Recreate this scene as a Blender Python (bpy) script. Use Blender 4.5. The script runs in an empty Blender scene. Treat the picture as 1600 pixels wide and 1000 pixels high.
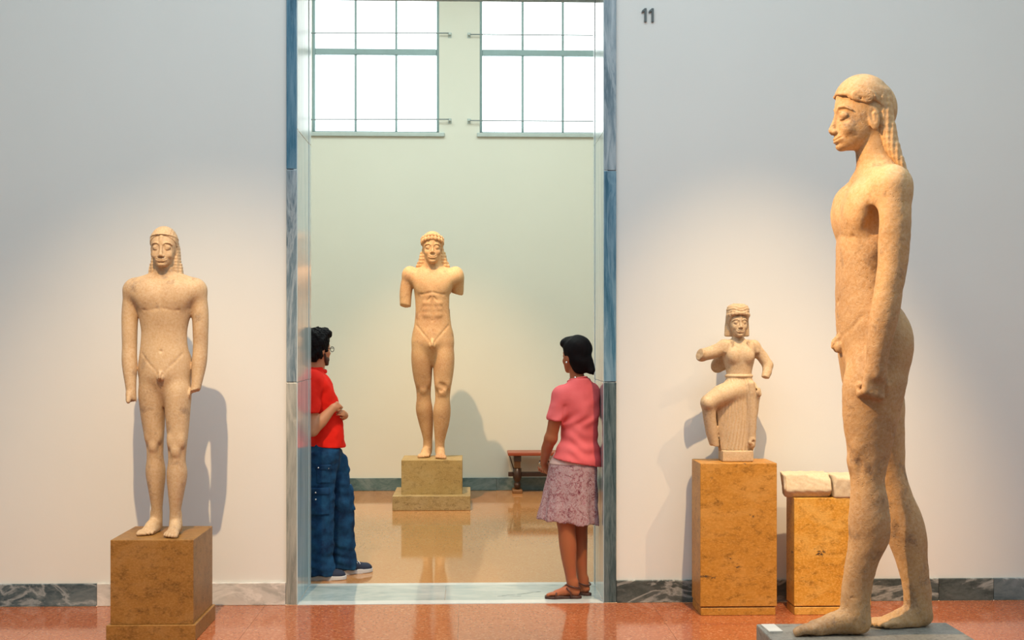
import bpy, bmesh, math, random
import numpy as np
from mathutils import Vector, Matrix

random.seed(7)
SC = bpy.context.scene
COL = SC.collection

# ------------------------------------------------------------------ camera, world, light, exposure
CAM_H = 1.62
cam = bpy.data.cameras.new('camera')
cam.sensor_width = 36.0
cam.lens = 36.0 * 2000 / 1600
cam.shift_y = 30 / 1600
camo = bpy.data.objects.new('camera', cam)
COL.objects.link(camo)
camo.location = (0, -7.806, CAM_H)
camo.rotation_euler = (math.pi / 2, 0, -math.atan(65 / 2000))
cam.clip_start = 0.05
SC.camera = camo

world = bpy.data.worlds.new('sky')
SC.world = world
world.use_nodes = True
bg = world.node_tree.nodes['Background']
bg.inputs[0].default_value = (0.97, 0.99, 1.0, 1)
bg.inputs[1].default_value = 3.6

SC.view_settings.view_transform = 'Standard'
SC.view_settings.look = 'None'
SC.view_settings.gamma = 1.0
SC.view_settings.use_curve_mapping = False
SC.view_settings.exposure = 0.0


def area_light(name, loc, size, energy, color, rot=(0, 0, 0)):
    l = bpy.data.lights.new(name, 'AREA')
    l.shape = 'RECTANGLE'
    l.size, l.size_y = size
    l.energy = energy
    l.color = color
    o = bpy.data.objects.new(name, l)
    o.location = loc
    o.rotation_euler = rot
    COL.objects.link(o)
    return o


def spot_light(name, loc, target, energy, color, angle, blend=0.6, radius=0.03):
    l = bpy.data.lights.new(name, 'SPOT')
    l.energy = energy
    l.color = color
    l.spot_size = math.radians(angle)
    l.spot_blend = blend
    l.shadow_soft_size = radius
    o = bpy.data.objects.new(name, l)
    o.location = loc
    o.rotation_euler = (Vector(target) - Vector(loc)).to_track_quat('-Z', 'Y').to_euler()
    COL.objects.link(o)
    return o


COOL = (0.76, 0.94, 1.0)
WARM = (1.0, 0.68, 0.37)
# area lamps under the closed ceilings stand in for daylight from above
area_light('daylight_front_room', (0.2, -3.6, 5.85), (6.5, 4.5), 310, COOL)
area_light('daylight_rear_room', (-0.2, 2.5, 5.95), (5.0, 3.0), 230, (0.85, 1.0, 0.93))
# ceiling spotlights aimed at the sculptures
spot_light('spot_left_statue', (-1.38, -4.0, 5.5), (-1.58, 0.0, -0.15), 1350, WARM, 42, 1.0)
spot_light('spot_winged_statue', (1.62, -2.65, 5.7), (1.75, 0.0, -0.15), 1350, WARM, 37, 1.0)
spot_light('spot_pedestals', (3.4, -3.4, 4.6), (1.95, -0.2, 0.2), 330, WARM, 34, 1.0)
spot_light('spot_large_statue', (-1.9, -3.6, 4.7), (1.5, -2.78, 1.85), 1450, (1.0, 0.60, 0.26), 33, 0.9)
spot_light('spot_far_statue', (-0.95, 2.45, 5.9), (-0.36, 4.70, 1.5), 1150, (1.0, 0.61, 0.31), 38, 1.0)


# ------------------------------------------------------------------ object helpers
def link(name, me, parent=None, mat=None):
    o = bpy.data.objects.new(name, me)
    COL.objects.link(o)
    if mat is not None:
        me.materials.append(mat)
    if parent is not None:
        o.parent = parent
    return o


def thing(name, label, cat, loc=(0, 0, 0), group=None):
    o = bpy.data.objects.new(name, None)
    o.empty_display_size = 0.1
    o.location = loc
    COL.objects.link(o)
    o['label'] = label
    o['category'] = cat
    if group:
        o['group'] = group
    return o


def structure(name, loc=(0, 0, 0)):
    o = bpy.data.objects.new(name, None)
    o.location = loc
    o['kind'] = 'structure'
    COL.objects.link(o)
    return o


def bm_obj(name, bm, mat, parent=None, smooth=False):
    me = bpy.data.meshes.new(name)
    bm.normal_update()
    bm.to_mesh(me)
    bm.free()
    if smooth:
        me.polygons.foreach_set('use_smooth', [True] * len(me.polygons))
    return link(name, me, parent, mat)


def box_bm(lo, hi, bevel=0.0, seg=1, bm=None):
    bm2 = bmesh.new()
    bmesh.ops.create_cube(bm2, size=1.0)
    lo, hi = Vector(lo), Vector(hi)
    for v in bm2.verts:
        v.co = Vector([lo[i] + (v.co[i] + 0.5) * (hi[i] - lo[i]) for i in range(3)])
    if bevel > 0:
        bmesh.ops.bevel(bm2, geom=list(bm2.edges), offset=bevel, segments=seg, affect='EDGES', profile=0.5)
    if bm is None:
        return bm2
    me = bpy.data.meshes.new('tmp')
    bm2.to_mesh(me)
    bm2.free()
    bm.from_mesh(me)
    bpy.data.meshes.remove(me)
    return bm


def box(name, lo, hi, mat, parent=None, bevel=0.0, seg=1):
    return bm_obj(name, box_bm(lo, hi, bevel, seg), mat, parent)


def boxes(name, lst, mat, parent=None, bevel=0.0):
    bm = bmesh.new()
    for lo, hi in lst:
        box_bm(lo, hi, bevel, 1, bm)
    return bm_obj(name, bm, mat, parent)


def tube_mesh(name, pts, r, mat, parent=None, n=8):
    """round rod along a list of points"""
    pts = [Vector(p) for p in pts]
    rs = r if isinstance(r, (list, tuple)) else [r] * len(pts)
    verts, faces = [], []
    for i, p in enumerate(pts):
        a = pts[max(i - 1, 0)]
        b = pts[min(i + 1, len(pts) - 1)]
        d = (b - a).normalized()
        u = d.orthogonal().normalized() if i == 0 else (u - d * u.dot(d)).normalized()
        w = d.cross(u)
        for k in range(n):
            t = 2 * math.pi * k / n
            verts.append(p + (u * math.cos(t) + w * math.sin(t)) * rs[i])
    for i in range(len(pts) - 1):
        for k in range(n):
            k2 = (k + 1) % n
            faces.append((i * n + k, i * n + k2, (i + 1) * n + k2, (i + 1) * n + k))
    faces.append(tuple(range(n))[::-1])
    faces.append(tuple((len(pts) - 1) * n + k for k in range(n)))
    me = bpy.data.meshes.new(name)
    me.from_pydata([tuple(v) for v in verts], [], faces)
    me.polygons.foreach_set('use_smooth', [True] * len(me.polygons))
    me.update()
    return link(name, me, parent, mat)


def lathe_mesh(name, prof, mat, parent=None, n=16, loc=(0, 0, 0), flat=1.0):
    verts, faces = [], []
    for r, z in prof:
        for k in range(n):
            t = 2 * math.pi * k / n
            verts.append((loc[0] + r * math.cos(t), loc[1] + r * flat * math.sin(t), loc[2] + z))
    m = len(prof)
    for i in range(m - 1):
        for k in range(n):
            k2 = (k + 1) % n
            faces.append((i * n + k, i * n + k2, (i + 1) * n + k2, (i + 1) * n + k))
    faces.append(tuple(range(n))[::-1])
    faces.append(tuple((m - 1) * n + k for k in range(n)))
    me = bpy.data.meshes.new(name)
    me.from_pydata(verts, [], faces)
    me.polygons.foreach_set('use_smooth', [True] * len(me.polygons))
    me.update()
    return link(name, me, parent, mat)


# ------------------------------------------------------------------ materials
class NT:
    def __init__(self, name):
        self.m = bpy.data.materials.new(name)
        self.m.use_nodes = True
        self.t = self.m.node_tree
        self.b = self.t.nodes['Principled BSDF']
        self.tc = self.t.nodes.new('ShaderNodeTexCoord')
        self.vec = self.tc.outputs['Object']

    def node(self, typ, **kw):
        n = self.t.nodes.new(typ)
        for k, v in kw.items():
            setattr(n, k, v)
        return n

    def plug(self, inp, v):
        if isinstance(v, bpy.types.NodeSocket):
            self.t.links.new(v, inp)
        elif isinstance(v, (tuple, list)) and len(v) == 3 and inp.type == 'RGBA':
            inp.default_value = (*v, 1)
        else:
            inp.default_value = v

    def mapping(self, scale=(1, 1, 1), rot=(0, 0, 0), per_object=True):
        mp = self.node('ShaderNodeMapping')
        mp.inputs['Scale'].default_value = scale
        mp.inputs['Rotation'].default_value = rot
        self.t.links.new(self.vec, mp.inputs['Vector'])
        if per_object:
            oi = self.node('ShaderNodeObjectInfo')
            mu = self.node('ShaderNodeMath', operation='MULTIPLY')
            mu.inputs[1].default_value = 37.0
            self.t.links.new(oi.outputs['Random'], mu.inputs[0])
            cb = self.node('ShaderNodeCombineXYZ')
            for i in range(3):
                self.t.links.new(mu.outputs[0], cb.inputs[i])
            self.t.links.new(cb.outputs[0], mp.inputs['Location'])
        return mp.outputs[0]

    def noise(self, scale, detail=4, rough=0.55, vec=None, dist=0.0):
        n = self.node('ShaderNodeTexNoise')
        n.inputs['Scale'].default_value = scale
        n.inputs['Detail'].default_value = detail
        n.inputs['Roughness'].default_value = rough
        n.inputs['Distortion'].default_value = dist
        self.t.links.new(vec or self.vec, n.inputs['Vector'])
        return n.outputs['Fac']

    def wave(self, scale, dist=3, detail=3, vec=None, direction='X', dscale=1.0):
        n = self.node('ShaderNodeTexWave', bands_direction=direction)
        n.inputs['Scale'].default_value = scale
        n.inputs['Distortion'].default_value = dist
        n.inputs['Detail'].default_value = detail
        n.inputs['Detail Scale'].default_value = dscale
        self.t.links.new(vec or self.vec, n.inputs['Vector'])
        return n.outputs['Fac']

    def voronoi(self, scale, feature='F1', out='Distance', vec=None):
        n = self.node('ShaderNodeTexVoronoi', feature=feature)
        n.inputs['Scale'].default_value = scale
        self.t.links.new(vec or self.vec, n.inputs['Vector'])
        return n.outputs[out]

    def ramp(self, fac, stops):
        n = self.node('ShaderNodeValToRGB')
        el = n.color_ramp.elements
        while len(el) < len(stops):
            el.new(0.5)
        for e, (p, c) in zip(el, stops):
            e.position = p
            e.color = (*c, 1) if len(c) == 3 else c
        self.t.links.new(fac, n.inputs[0])
        return n.outputs[0]

    def mix(self, fac, a, b, blend='MIX'):
        n = self.node('ShaderNodeMix', data_type='RGBA', blend_type=blend)
        self.plug(n.inputs[0], fac)
        self.plug(n.inputs[6], a)
        self.plug(n.inputs[7], b)
        return n.outputs[2]

    def bump(self, h, strength=0.3, dist=0.01):
        n = self.node('ShaderNodeBump')
        n.inputs['Strength'].default_value = strength
        n.inputs['Distance'].default_value = dist
        self.t.links.new(h, n.inputs['Height'])
        self.t.links.new(n.outputs[0], self.b.inputs['Normal'])

    def set(self, color=None, rough=None, **kw):
        if color is not None:
            self.plug(self.b.inputs['Base Color'], color)
        if rough is not None:
            self.plug(self.b.inputs['Roughness'], rough)
        for k, v in kw.items():
            self.plug(self.b.inputs[k.replace('_', ' ')], v)
        return self.m


W1 = ((0, (0, 0, 0)), (1, (1, 1, 1)))


def band(lo, hi):
    return ((lo, (0, 0, 0)), (hi, (1, 1, 1)))


def mat_plain(name, color, rough=0.5, **kw):
    n = NT(name)
    v = n.noise(9, 3)
    c = n.mix(n.ramp(v, band(0.3, 0.7)), tuple(x * 0.92 for x in color), tuple(min(1, x * 1.06) for x in color))
    return n.set(c, rough, **kw)


def mat_plaster(name, color):
    n = NT(name)
    v = n.noise(0.9, 5)
    c = n.mix(n.ramp(v, band(0.35, 0.7)), tuple(x * 0.97 for x in color), color)
    n.bump(n.noise(60, 4), 0.06, 0.004)
    return n.set(c, 0.75)


def mat_statue(name, light, stain, dark, stain_amt=0.55, pits=1.0, scale=1.0):
    n = NT(name)
    big = n.noise(2.6 * scale, 6, 0.6, dist=0.4)
    mid = n.noise(8.5 * scale, 7, 0.68, dist=0.3)
    fine = n.noise(85 * scale, 5, 0.7)
    c = n.mix(n.ramp(big, band(0.42, 0.72)), light, stain)
    sp = n.ramp(mid, band(0.56, 0.72))
    mu = n.node('ShaderNodeMath', operation='MULTIPLY')
    n.t.links.new(sp, mu.inputs[0])
    mu.inputs[1].default_value = stain_amt
    c = n.mix(mu.outputs[0], c, dark)
    c = n.mix(n.ramp(fine, band(0.3, 0.75)), c, n.mix(0.22, c, (1, 0.95, 0.85)))
    vo = n.voronoi(70 * scale)
    pit = n.ramp(vo, band(0.02, 0.22))
    mk = n.ramp(n.noise(9 * scale, 3), band(0.48, 0.62))
    pm = n.mix(mk, (1, 1, 1), pit)
    hh = n.mix(0.5, fine, pm)
    n.bump(hh, 0.35 * pits, 0.006)
    return n.set(c, 0.62, Specular_IOR_Level=0.3)


def mat_travertine(name, a, b, c3, hole=True, vertical=False):
    n = NT(name)
    vec = n.mapping((1, 1, 1.7) if not vertical else (2.4, 2.4, 0.8))
    big = n.noise(3.2, 6, 0.62, vec, 0.5)
    mid = n.noise(16, 6, 0.7, vec, 0.3)
    fine = n.noise(75, 4, 0.7, vec)
    c = n.ramp(big, ((0.30, a), (0.5, b), (0.68, c3)))
    c = n.mix(n.ramp(mid, band(0.5, 0.72)), c, tuple(x * 0.55 for x in a))
    c = n.mix(n.ramp(fine, band(0.45, 0.8)), c, tuple(min(1, x * 1.25) for x in c3))
    if hole:
        m1 = n.ramp(n.noise(7, 3, 0.5, vec), band(0.66, 0.71))
        m2 = n.ramp(n.noise(55, 3, 0.5, vec), ((0.52, (1, 1, 1)), (0.57, (0, 0, 0))))
        mm = n.node('ShaderNodeMath', operation='MULTIPLY')
        inv = n.node('ShaderNodeMath', operation='SUBTRACT')
        inv.inputs[0].default_value = 1
        n.t.links.new(m2, inv.inputs[1])
        n.t.links.new(m1, mm.inputs[0])
        n.t.links.new(inv.outputs[0], mm.inputs[1])
        c = n.mix(mm.outputs[0], c, (0.10, 0.06, 0.03))
    n.bump(fine, 0.15, 0.004)
    return n.set(c, 0.42, Specular_IOR_Level=0.35)


def mat_vein(name, dark, mid, lightc, rough, scale=(3, 3, 3), rot=(0, 0.5, 0), vein=0.6, spec=0.5, soft=0.35):
    n = NT(name)
    vec = n.mapping(scale, rot)
    a = n.noise(1.0, 8, 0.68, vec, 0.9)
    b = n.noise(0.7, 6, 0.6, vec, 1.6)
    f = n.noise(7.0, 4, 0.7, vec, 0.4)
    c = n.ramp(a, ((0.30, dark), (0.50, mid), (0.70, tuple((1 - 1.4 * soft) * x + 1.4 * soft * y for x, y in zip(mid, lightc)))))
    c = n.mix(n.ramp(f, band(0.45, 0.8)), c, tuple((1 - soft) * x + soft * y for x, y in zip(mid, lightc)))
    vv = n.ramp(b, ((0.455, (0, 0, 0)), (0.495, (1, 1, 1)), (0.515, (0.7, 0.7, 0.7)), (0.555, (0, 0, 0))))
    mu = n.node('ShaderNodeMath', operation='MULTIPLY')
    n.t.links.new(vv, mu.inputs[0])
    mu.inputs[1].default_value = vein
    c = n.mix(mu.outputs[0], c, lightc)
    return n.set(c, rough, Specular_IOR_Level=spec)


def mat_terrazzo(name, base, chip1, chip2, rough):
    n = NT(name)
    vo = n.voronoi(95, out='Color')
    sep = n.node('ShaderNodeSeparateColor')
    n.t.links.new(vo, sep.inputs[0])
    c = n.ramp(sep.outputs[0], ((0.0, chip2), (0.18, base), (0.75, base), (0.95, chip1)))
    c = n.mix(0.45, c, base)
    cl = n.noise(0.9, 5, 0.6)
    c = n.mix(n.ramp(cl, band(0.35, 0.7)), c, n.mix(0.18, c, (0.25, 0.08, 0.03)))
    rr = n.ramp(n.noise(2.5, 4), ((0.3, (rough * 0.8,) * 3), (0.75, (rough * 1.35,) * 3)))
    return n.set(c, rr, Specular_IOR_Level=0.5)


def mat_cloth(name, color, dark, rough=0.85, weave=220, blot=5.0, blotband=(0.35, 0.7)):
    n = NT(name)
    v = n.noise(blot, 5, 0.6)
    c = n.mix(n.ramp(v, band(*blotband)), dark, color)
    n.bump(n.noise(weave, 2), 0.12, 0.003)
    return n.set(c, rough, Specular_IOR_Level=0.15)


def mat_skin(name, color, red):
    n = NT(name)
    v = n.noise(12, 4)
    c = n.mix(n.ramp(v, band(0.4, 0.7)), color, red)
    n.bump(n.noise(160, 2), 0.05, 0.002)
    return n.set(c, 0.5, Specular_IOR_Level=0.35)


M = {}
M['wall'] = mat_plaster('cream_plaster', (0.73, 0.735, 0.715))
M['wall_back'] = mat_plaster('rear_plaster', (0.72, 0.725, 0.65))
M['ceiling'] = mat_plaster('ceiling_plaster', (0.8, 0.8, 0.78))
M['floor_front'] = mat_terrazzo('red_terrazzo', (0.40, 0.115, 0.045), (0.62, 0.30, 0.16), (0.22, 0.055, 0.02), 0.10)
M['floor_back'] = mat_terrazzo('tan_terrazzo', (0.52, 0.245, 0.09), (0.58, 0.34, 0.17), (0.40, 0.17, 0.06), 0.065)
M['base_dark'] = mat_vein('dark_green_marble', (0.018, 0.032, 0.034), (0.06, 0.08, 0.08), (0.50, 0.52, 0.50), 0.25, (2.2, 2.2, 5), (0, 0.45, 0), 0.6, 0.4, 0.14)
M['base_grey'] = mat_vein('grey_marble', (0.02, 0.05, 0.07), (0.075, 0.115, 0.135), (0.50, 0.55, 0.57), 0.25, (2.6, 2.6, 5), (0, -0.5, 0), 0.5, 0.4, 0.2)
M['base_white'] = mat_vein('white_marble', (0.20, 0.22, 0.22), (0.55, 0.545, 0.52), (0.85, 0.83, 0.8), 0.25, (2.2, 2.2, 4), (0, -0.5, 0), 0.5)
M['base_rear'] = mat_vein('rear_green_marble', (0.03, 0.07, 0.085), (0.08, 0.15, 0.16), (0.3, 0.36, 0.36), 0.3, (2, 2, 4), (0, 0.4, 0), 0.3)
M['cas_blue'] = mat_vein('blue_marble', (0.012, 0.07, 0.125), (0.05, 0.16, 0.25), (0.32, 0.48, 0.58), 0.28, (11, 11, 0.9), (0, 0.05, 0), 0.35)
M['cas_mid'] = mat_vein('blue_grey_marble', (0.03, 0.075, 0.11), (0.15, 0.22, 0.27), (0.60, 0.66, 0.70), 0.28, (9, 9, 1.1), (0, 0.08, 0), 0.35)
M['cas_grey'] = mat_vein('grey_streaked_marble', (0.06, 0.085, 0.085), (0.27, 0.29, 0.27), (0.66, 0.64, 0.58), 0.3, (9, 9, 0.8), (0, 0.06, 0), 0.35)
M['cas_dark'] = mat_vein('dark_streaked_marble', (0.01, 0.035, 0.045), (0.05, 0.09, 0.10), (0.30, 0.38, 0.40), 0.28, (11, 11, 0.9), (0, 0.06, 0), 0.2)
M['jamb'] = mat_vein('polished_pale_marble', (0.30, 0.42, 0.47), (0.46, 0.58, 0.62), (0.75, 0.82, 0.84), 0.13, (9, 9, 0.8), (0, 0.05, 0), 0.35, 0.8)
M['threshold'] = mat_vein('threshold_marble', (0.24, 0.32, 0.34), (0.36, 0.44, 0.45), (0.60, 0.64, 0.64), 0.09, (1.4, 3, 3), (0, 0.1, 0.6), 0.3, 0.6)
M['threshold_white'] = mat_vein('white_edge_marble', (0.48, 0.53, 0.54), (0.58, 0.62, 0.63), (0.75, 0.76, 0.75), 0.12, (2, 4, 4), (0, 0.1, 0.3), 0.4, 0.6)
M['win'] = mat_plain('grey_green_metal', (0.26, 0.38, 0.40), 0.45)
M['sill'] = mat_plain('pale_painted_sill', (0.46, 0.54, 0.53), 0.5)
M['rod'] = mat_plain('thin_steel', (0.22, 0.28, 0.30), 0.4)
M['digit'] = mat_plain('dark_grey_metal', (0.10, 0.12, 0.125), 0.4)
M['ped_left'] = mat_travertine('brown_limestone', (0.19, 0.088, 0.018), (0.28, 0.135, 0.03), (0.31, 0.165, 0.055), hole=False)
M['ped_nike'] = mat_travertine('ochre_travertine', (0.36, 0.155, 0.022), (0.47, 0.21, 0.03), (0.52, 0.26, 0.06))
M['ped_small'] = mat_travertine('orange_travertine', (0.52, 0.22, 0.02), (0.62, 0.29, 0.035), (0.70, 0.40, 0.10))
M['ped_mid'] = mat_travertine('tan_limestone', (0.34, 0.22, 0.075), (0.40, 0.27, 0.10), (0.43, 0.31, 0.14), hole=False)
M['ped_rough'] = mat_travertine('rough_limestone', (0.25, 0.165, 0.065), (0.36, 0.25, 0.10), (0.46, 0.34, 0.18), hole=True)
M['ped_big'] = mat_travertine('grey_stone', (0.14, 0.14, 0.125), (0.21, 0.21, 0.19), (0.29, 0.285, 0.26), hole=False)
M['st_left'] = mat_statue('pale_marble', (0.53, 0.35, 0.18), (0.37, 0.215, 0.098), (0.13, 0.06, 0.026), 0.75, 0.9)
M['st_mid'] = mat_statue('golden_marble', (0.60, 0.335, 0.135), (0.44, 0.175, 0.045), (0.26, 0.085, 0.018), 0.75, 0.7)
M['st_nike'] = mat_statue('cream_marble', (0.53, 0.36, 0.19), (0.41, 0.255, 0.125), (0.21, 0.115, 0.05), 0.6, 0.9)
M['st_big'] = mat_statue('weathered_marble', (0.55, 0.325, 0.13), (0.29, 0.145, 0.05), (0.095, 0.042, 0.015), 0.9, 2.2)
M['fragment'] = mat_statue('broken_marble', (0.62, 0.48, 0.30), (0.52, 0.38, 0.22), (0.3, 0.2, 0.11), 0.5, 1.0)
M['card'] = mat_plain('white_card', (0.78, 0.76, 0.70), 0.6)
M['wood_red'] = mat_plain('red_stained_wood', (0.28, 0.055, 0.02), 0.35)
M['wood_dark'] = mat_plain('dark_wood', (0.045, 0.02, 0.012), 0.35)
M['wood_light'] = mat_plain('worn_wood', (0.22, 0.10, 0.035), 0.4)
M['skin_man'] = mat_skin('light_skin', (0.52, 0.24, 0.125), (0.50, 0.19, 0.10))
M['skin_woman'] = mat_skin('tanned_skin', (0.36, 0.115, 0.045), (0.38, 0.105, 0.045))
M['hair'] = NT('black_hair').set((0.005, 0.004, 0.005), 0.7, Specular_IOR_Level=0.12)
M['beard'] = mat_plain('dark_stubble', (0.06, 0.03, 0.02), 0.8)
M['red_shirt'] = mat_cloth('red_cotton', (0.80, 0.022, 0.012), (0.70, 0.014, 0.008))
M['pink_shirt'] = mat_cloth('coral_cotton', (0.80, 0.165, 0.175), (0.72, 0.12, 0.13))
M['denim'] = mat_cloth('blue_denim', (0.013, 0.078, 0.19), (0.004, 0.020, 0.062), 0.8, 260, 11)
M['denim_seam'] = mat_cloth('denim_flap', (0.012, 0.06, 0.15), (0.006, 0.03, 0.09), 0.8, 260, 9)
M['snap'] = mat_plain('silver_snap', (0.8, 0.82, 0.85), 0.25, Metallic=0.8)
M['canvas'] = mat_plain('navy_canvas', (0.012, 0.02, 0.05), 0.8)
M['rubber'] = mat_plain('white_rubber', (0.62, 0.63, 0.66), 0.6)
M['lace'] = mat_plain('white_lace', (0.8, 0.8, 0.8), 0.7)
M['leather'] = mat_plain('brown_leather', (0.085, 0.022, 0.012), 0.45)
M['sole'] = mat_plain('dark_sole', (0.05, 0.018, 0.012), 0.6)
M['silver'] = mat_plain('silver', (0.8, 0.8, 0.8), 0.2, Metallic=1.0)
M['glasses'] = mat_plain('black_frame', (0.015, 0.015, 0.015), 0.3)
M['spot_metal'] = mat_plain('white_lamp_metal', (0.7, 0.7, 0.7), 0.4)


def mat_skirt():
    n = NT('printed_voile')
    a = n.noise(28, 5, 0.7, dist=1.5)
    b = n.noise(60, 4, 0.7, dist=2.5)
    c = n.ramp(a, ((0.36, (0.17, 0.04, 0.06)), (0.46, (0.34, 0.15, 0.17)), (0.56, (0.46, 0.33, 0.34)), (0.68, (0.36, 0.09, 0.14))))
    c = n.mix(n.ramp(b, band(0.5, 0.62)), c, (0.47, 0.38, 0.39))
    n.bump(n.noise(90, 3), 0.25, 0.006)
    return n.set(c, 0.85, Specular_IOR_Level=0.1)


M['skirt'] = mat_skirt()
M['skirt_band'] = mat_cloth('pale_waistband', (0.66, 0.50, 0.46), (0.56, 0.38, 0.36), 0.85, 200, 14)


def mat_glass():
    n = NT('window_glass')
    t = n.t
    out = t.nodes['Material Output']
    tr = n.node('ShaderNodeBsdfTransparent')
    tr.inputs[0].default_value = (0.97, 0.99, 0.99, 1)
    gl = n.node('ShaderNodeBsdfGlossy')
    gl.inputs['Roughness'].default_value = 0.03
    mx = n.node('ShaderNodeMixShader')
    mx.inputs[0].default_value = 0.06
    t.links.new(tr.outputs[0], mx.inputs[1])
    t.links.new(gl.outputs[0], mx.inputs[2])
    t.links.new(mx.outputs[0], out.inputs['Surface'])
    return n.m


M['glass'] = mat_glass()

# ------------------------------------------------------------------ the setting
WF, CF = 0.05, 0.03          # wall face and casing face of the dividing wall
WB = 0.70                    # its rear face
YB = 5.92                    # face of the rear wall
XL, XR = -1.053, 0.817       # doorway
CL, CR = -1.121, 0.896       # outer edges of the marble casing
DT = 3.855                   # underside of the lintel
RXL, RXR, YF, ZC = -4.6, 4.9, -9.2, 6.0   # front room
BXL, BXR = -4.4, 4.4                       # rear room


def wallbox(name, lo, hi, mat=None):
    o = box(name, lo, hi, mat or M['wall'])
    o['kind'] = 'structure'
    return o


wallbox('wall_left', (RXL, WF, 0), (CL + 0.02, WB, ZC))
wallbox('wall_right', (CR - 0.02, WF, 0), (RXR, WB, ZC))
wallbox('wall_above_door', (CL + 0.02, WF, DT + 0.1), (CR - 0.02, WB, ZC))
wallbox('wall_far_left', (RXL - 0.2, YF, 0), (RXL, WF, ZC))
wallbox('wall_far_right', (RXR, YF, 0), (RXR + 0.2, WF, ZC))
wallbox('wall_behind', (RXL - 0.2, YF - 0.2, 0), (RXR + 0.2, YF, ZC))
wallbox('wall_rear_left', (BXL - 0.2, WB, 0), (BXL, YB, ZC), M['wall_back'])
wallbox('wall_rear_right', (BXR, WB, 0), (BXR + 0.2, YB, ZC), M['wall_back'])
c = wallbox('ceiling', (RXL - 0.2, YF - 0.2, ZC), (RXR + 0.2, WB, ZC + 0.2), M['ceiling'])
c = wallbox('ceiling_rear', (BXL - 0.2, WB, ZC + 0.02), (BXR + 0.2, YB + 0.3, ZC + 0.22), M['ceiling'])

# rear wall with two window openings
W_Z0, W_Z1 = 3.83, 5.60
WIN = [(-1.70, -0.335), (0.10, 1.46)]
segs = [((BXL - 0.2, YB, 0), (BXR + 0.2, YB + 0.3, W_Z0)), ((BXL - 0.2, YB, W_Z1), (BXR + 0.2, YB + 0.3, ZC + 0.02))]
xs = [BXL - 0.2] + [v for w in WIN for v in w] + [BXR + 0.2]
for a, b in zip(xs[0::2], xs[1::2]):
    segs.append(((a, YB, W_Z0), (b, YB + 0.3, W_Z1)))
o = boxes('wall_back', segs, M['wall_back'])
o['kind'] = 'structure'

for i, (x0, x1) in enumerate(WIN):
    w = structure('window_%d' % (i + 1), (0, 0, 0))
    yf = YB + 0.10
    zt = 4.715
    fr = [((x0, yf, W_Z0), (x0 + 0.03, yf + 0.06, W_Z1)), ((x1 - 0.03, yf, W_Z0), (x1, yf + 0.06, W_Z1)),
          ((x0, yf, W_Z0), (x1, yf + 0.06, W_Z0 + 0.03)), ((x0, yf, W_Z1 - 0.03), (x1, yf + 0.06, W_Z1))]
    boxes('window_frame', fr, M['win'], w, 0.004)
    box('transom', (x0 + 0.03, yf - 0.01, zt - 0.032), (x1 - 0.03, yf + 0.05, zt + 0.032), M['win'], w, 0.006)
    px = [x0 + 0.03, x0 + 0.465, x0 + 0.90, x1 - 0.03]
    for p in px[1:3]:
        for za, zb in ((W_Z0 + 0.03, zt - 0.032), (zt + 0.032, W_Z1 - 0.03)):
            box('glazing_bar', (p - 0.012, yf, za), (p + 0.012, yf + 0.04, zb), M['win'], w, 0.003)
    for a, b in zip(px[:-1], px[1:]):
        for za, zb in ((W_Z0 + 0.03, zt - 0.032), (zt + 0.032, W_Z1 - 0.03)):
            box('pane', (a + 0.004, yf + 0.018, za), (b - 0.004, yf + 0.024, zb), M['glass'], w)
    box('sill', (x0 - 0.03, YB - 0.035, W_Z0 - 0.045), (x1 + 0.06, YB + 0.12, W_Z0), M['sill'], w, 0.008, 2)
    sgn = 1 if i == 0 else -1
    for z, sag in ((4.875, 0.0), (3.955, 0.0)):
        xa, xb = (x0 - 0.11, x1 + 0.115) if i == 0 else (x0 - 0.115, x1 + 0.11)
        pts = [(xa + (xb - xa) * t / 6, YB - 0.05, z + (0.012 * t / 6 if i == 0 else 0)) for t in range(7)]
        rod = tube_mesh('security_rod', pts, 0.006, M['rod'], w, 6)
        for xx in (xa, xb):
            br = bmesh.new()
            box_bm((xx - 0.02, YB - 0.002, z - 0.03), (xx + 0.02, YB + 0.01, z + 0.03), 0.003, 1, br)
            box_bm((xx - 0.012, YB - 0.06, z - 0.008), (xx + 0.012, YB, z + 0.016), 0.003, 1, br)
            bm_obj('rod_bracket', br, M['sill'], rod)

# floors: polished terrazzo cast in large panels, with recessed joints
fl = structure('floor')
jx = [RXL] + [1.112 + 1.18 * k for k in range(-4, 4)] + [RXR]
jy = [YF, -7.1, -5.1, -3.1, -1.12, 0.032]
for a, b in zip(jx[:-1], jx[1:]):
    for p, q in zip(jy[:-1], jy[1:]):
        box('terrazzo_panel', (a + 0.0008, p + 0.0007, -0.03), (b - 0.0008, q - 0.0007, 0), M['floor_front'], fl)
box('floor_bed', (RXL - 0.2, YF - 0.2, -0.2), (RXR + 0.2, 0.05, -0.004), M['base_dark'], fl)
fl2 = structure('floor_rear')
jx = [BXL] + [-3.2, -1.7, -0.2, 1.3, 2.8] + [BXR]
jy = [WB, 2.4, 4.1, YB]
for a, b in zip(jx[:-1], jx[1:]):
    for p, q in zip(jy[:-1], jy[1:]):
        box('terrazzo_panel', (a + 0.0005, p + 0.0005, -0.03), (b - 0.0005, q - 0.0005, 0), M['floor_back'], fl2)
box('floor_bed', (BXL - 0.2, WB - 0.02, -0.2), (BXR + 0.2, YB + 0.2, -0.002), M['floor_back'], fl2)

# skirting of marble slabs
BH = 0.137


def skirting(name, cuts, mats, y0, y1, h):
    s = structure(name)
    for k, (a, b) in enumerate(zip(cuts[:-1], cuts[1:])):
        box('marble_slab', (a + 0.001, y0, 0.0), (b - 0.001, y1, h), M[mats[k % len(mats)]], s, 0.003)
    return s


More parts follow.
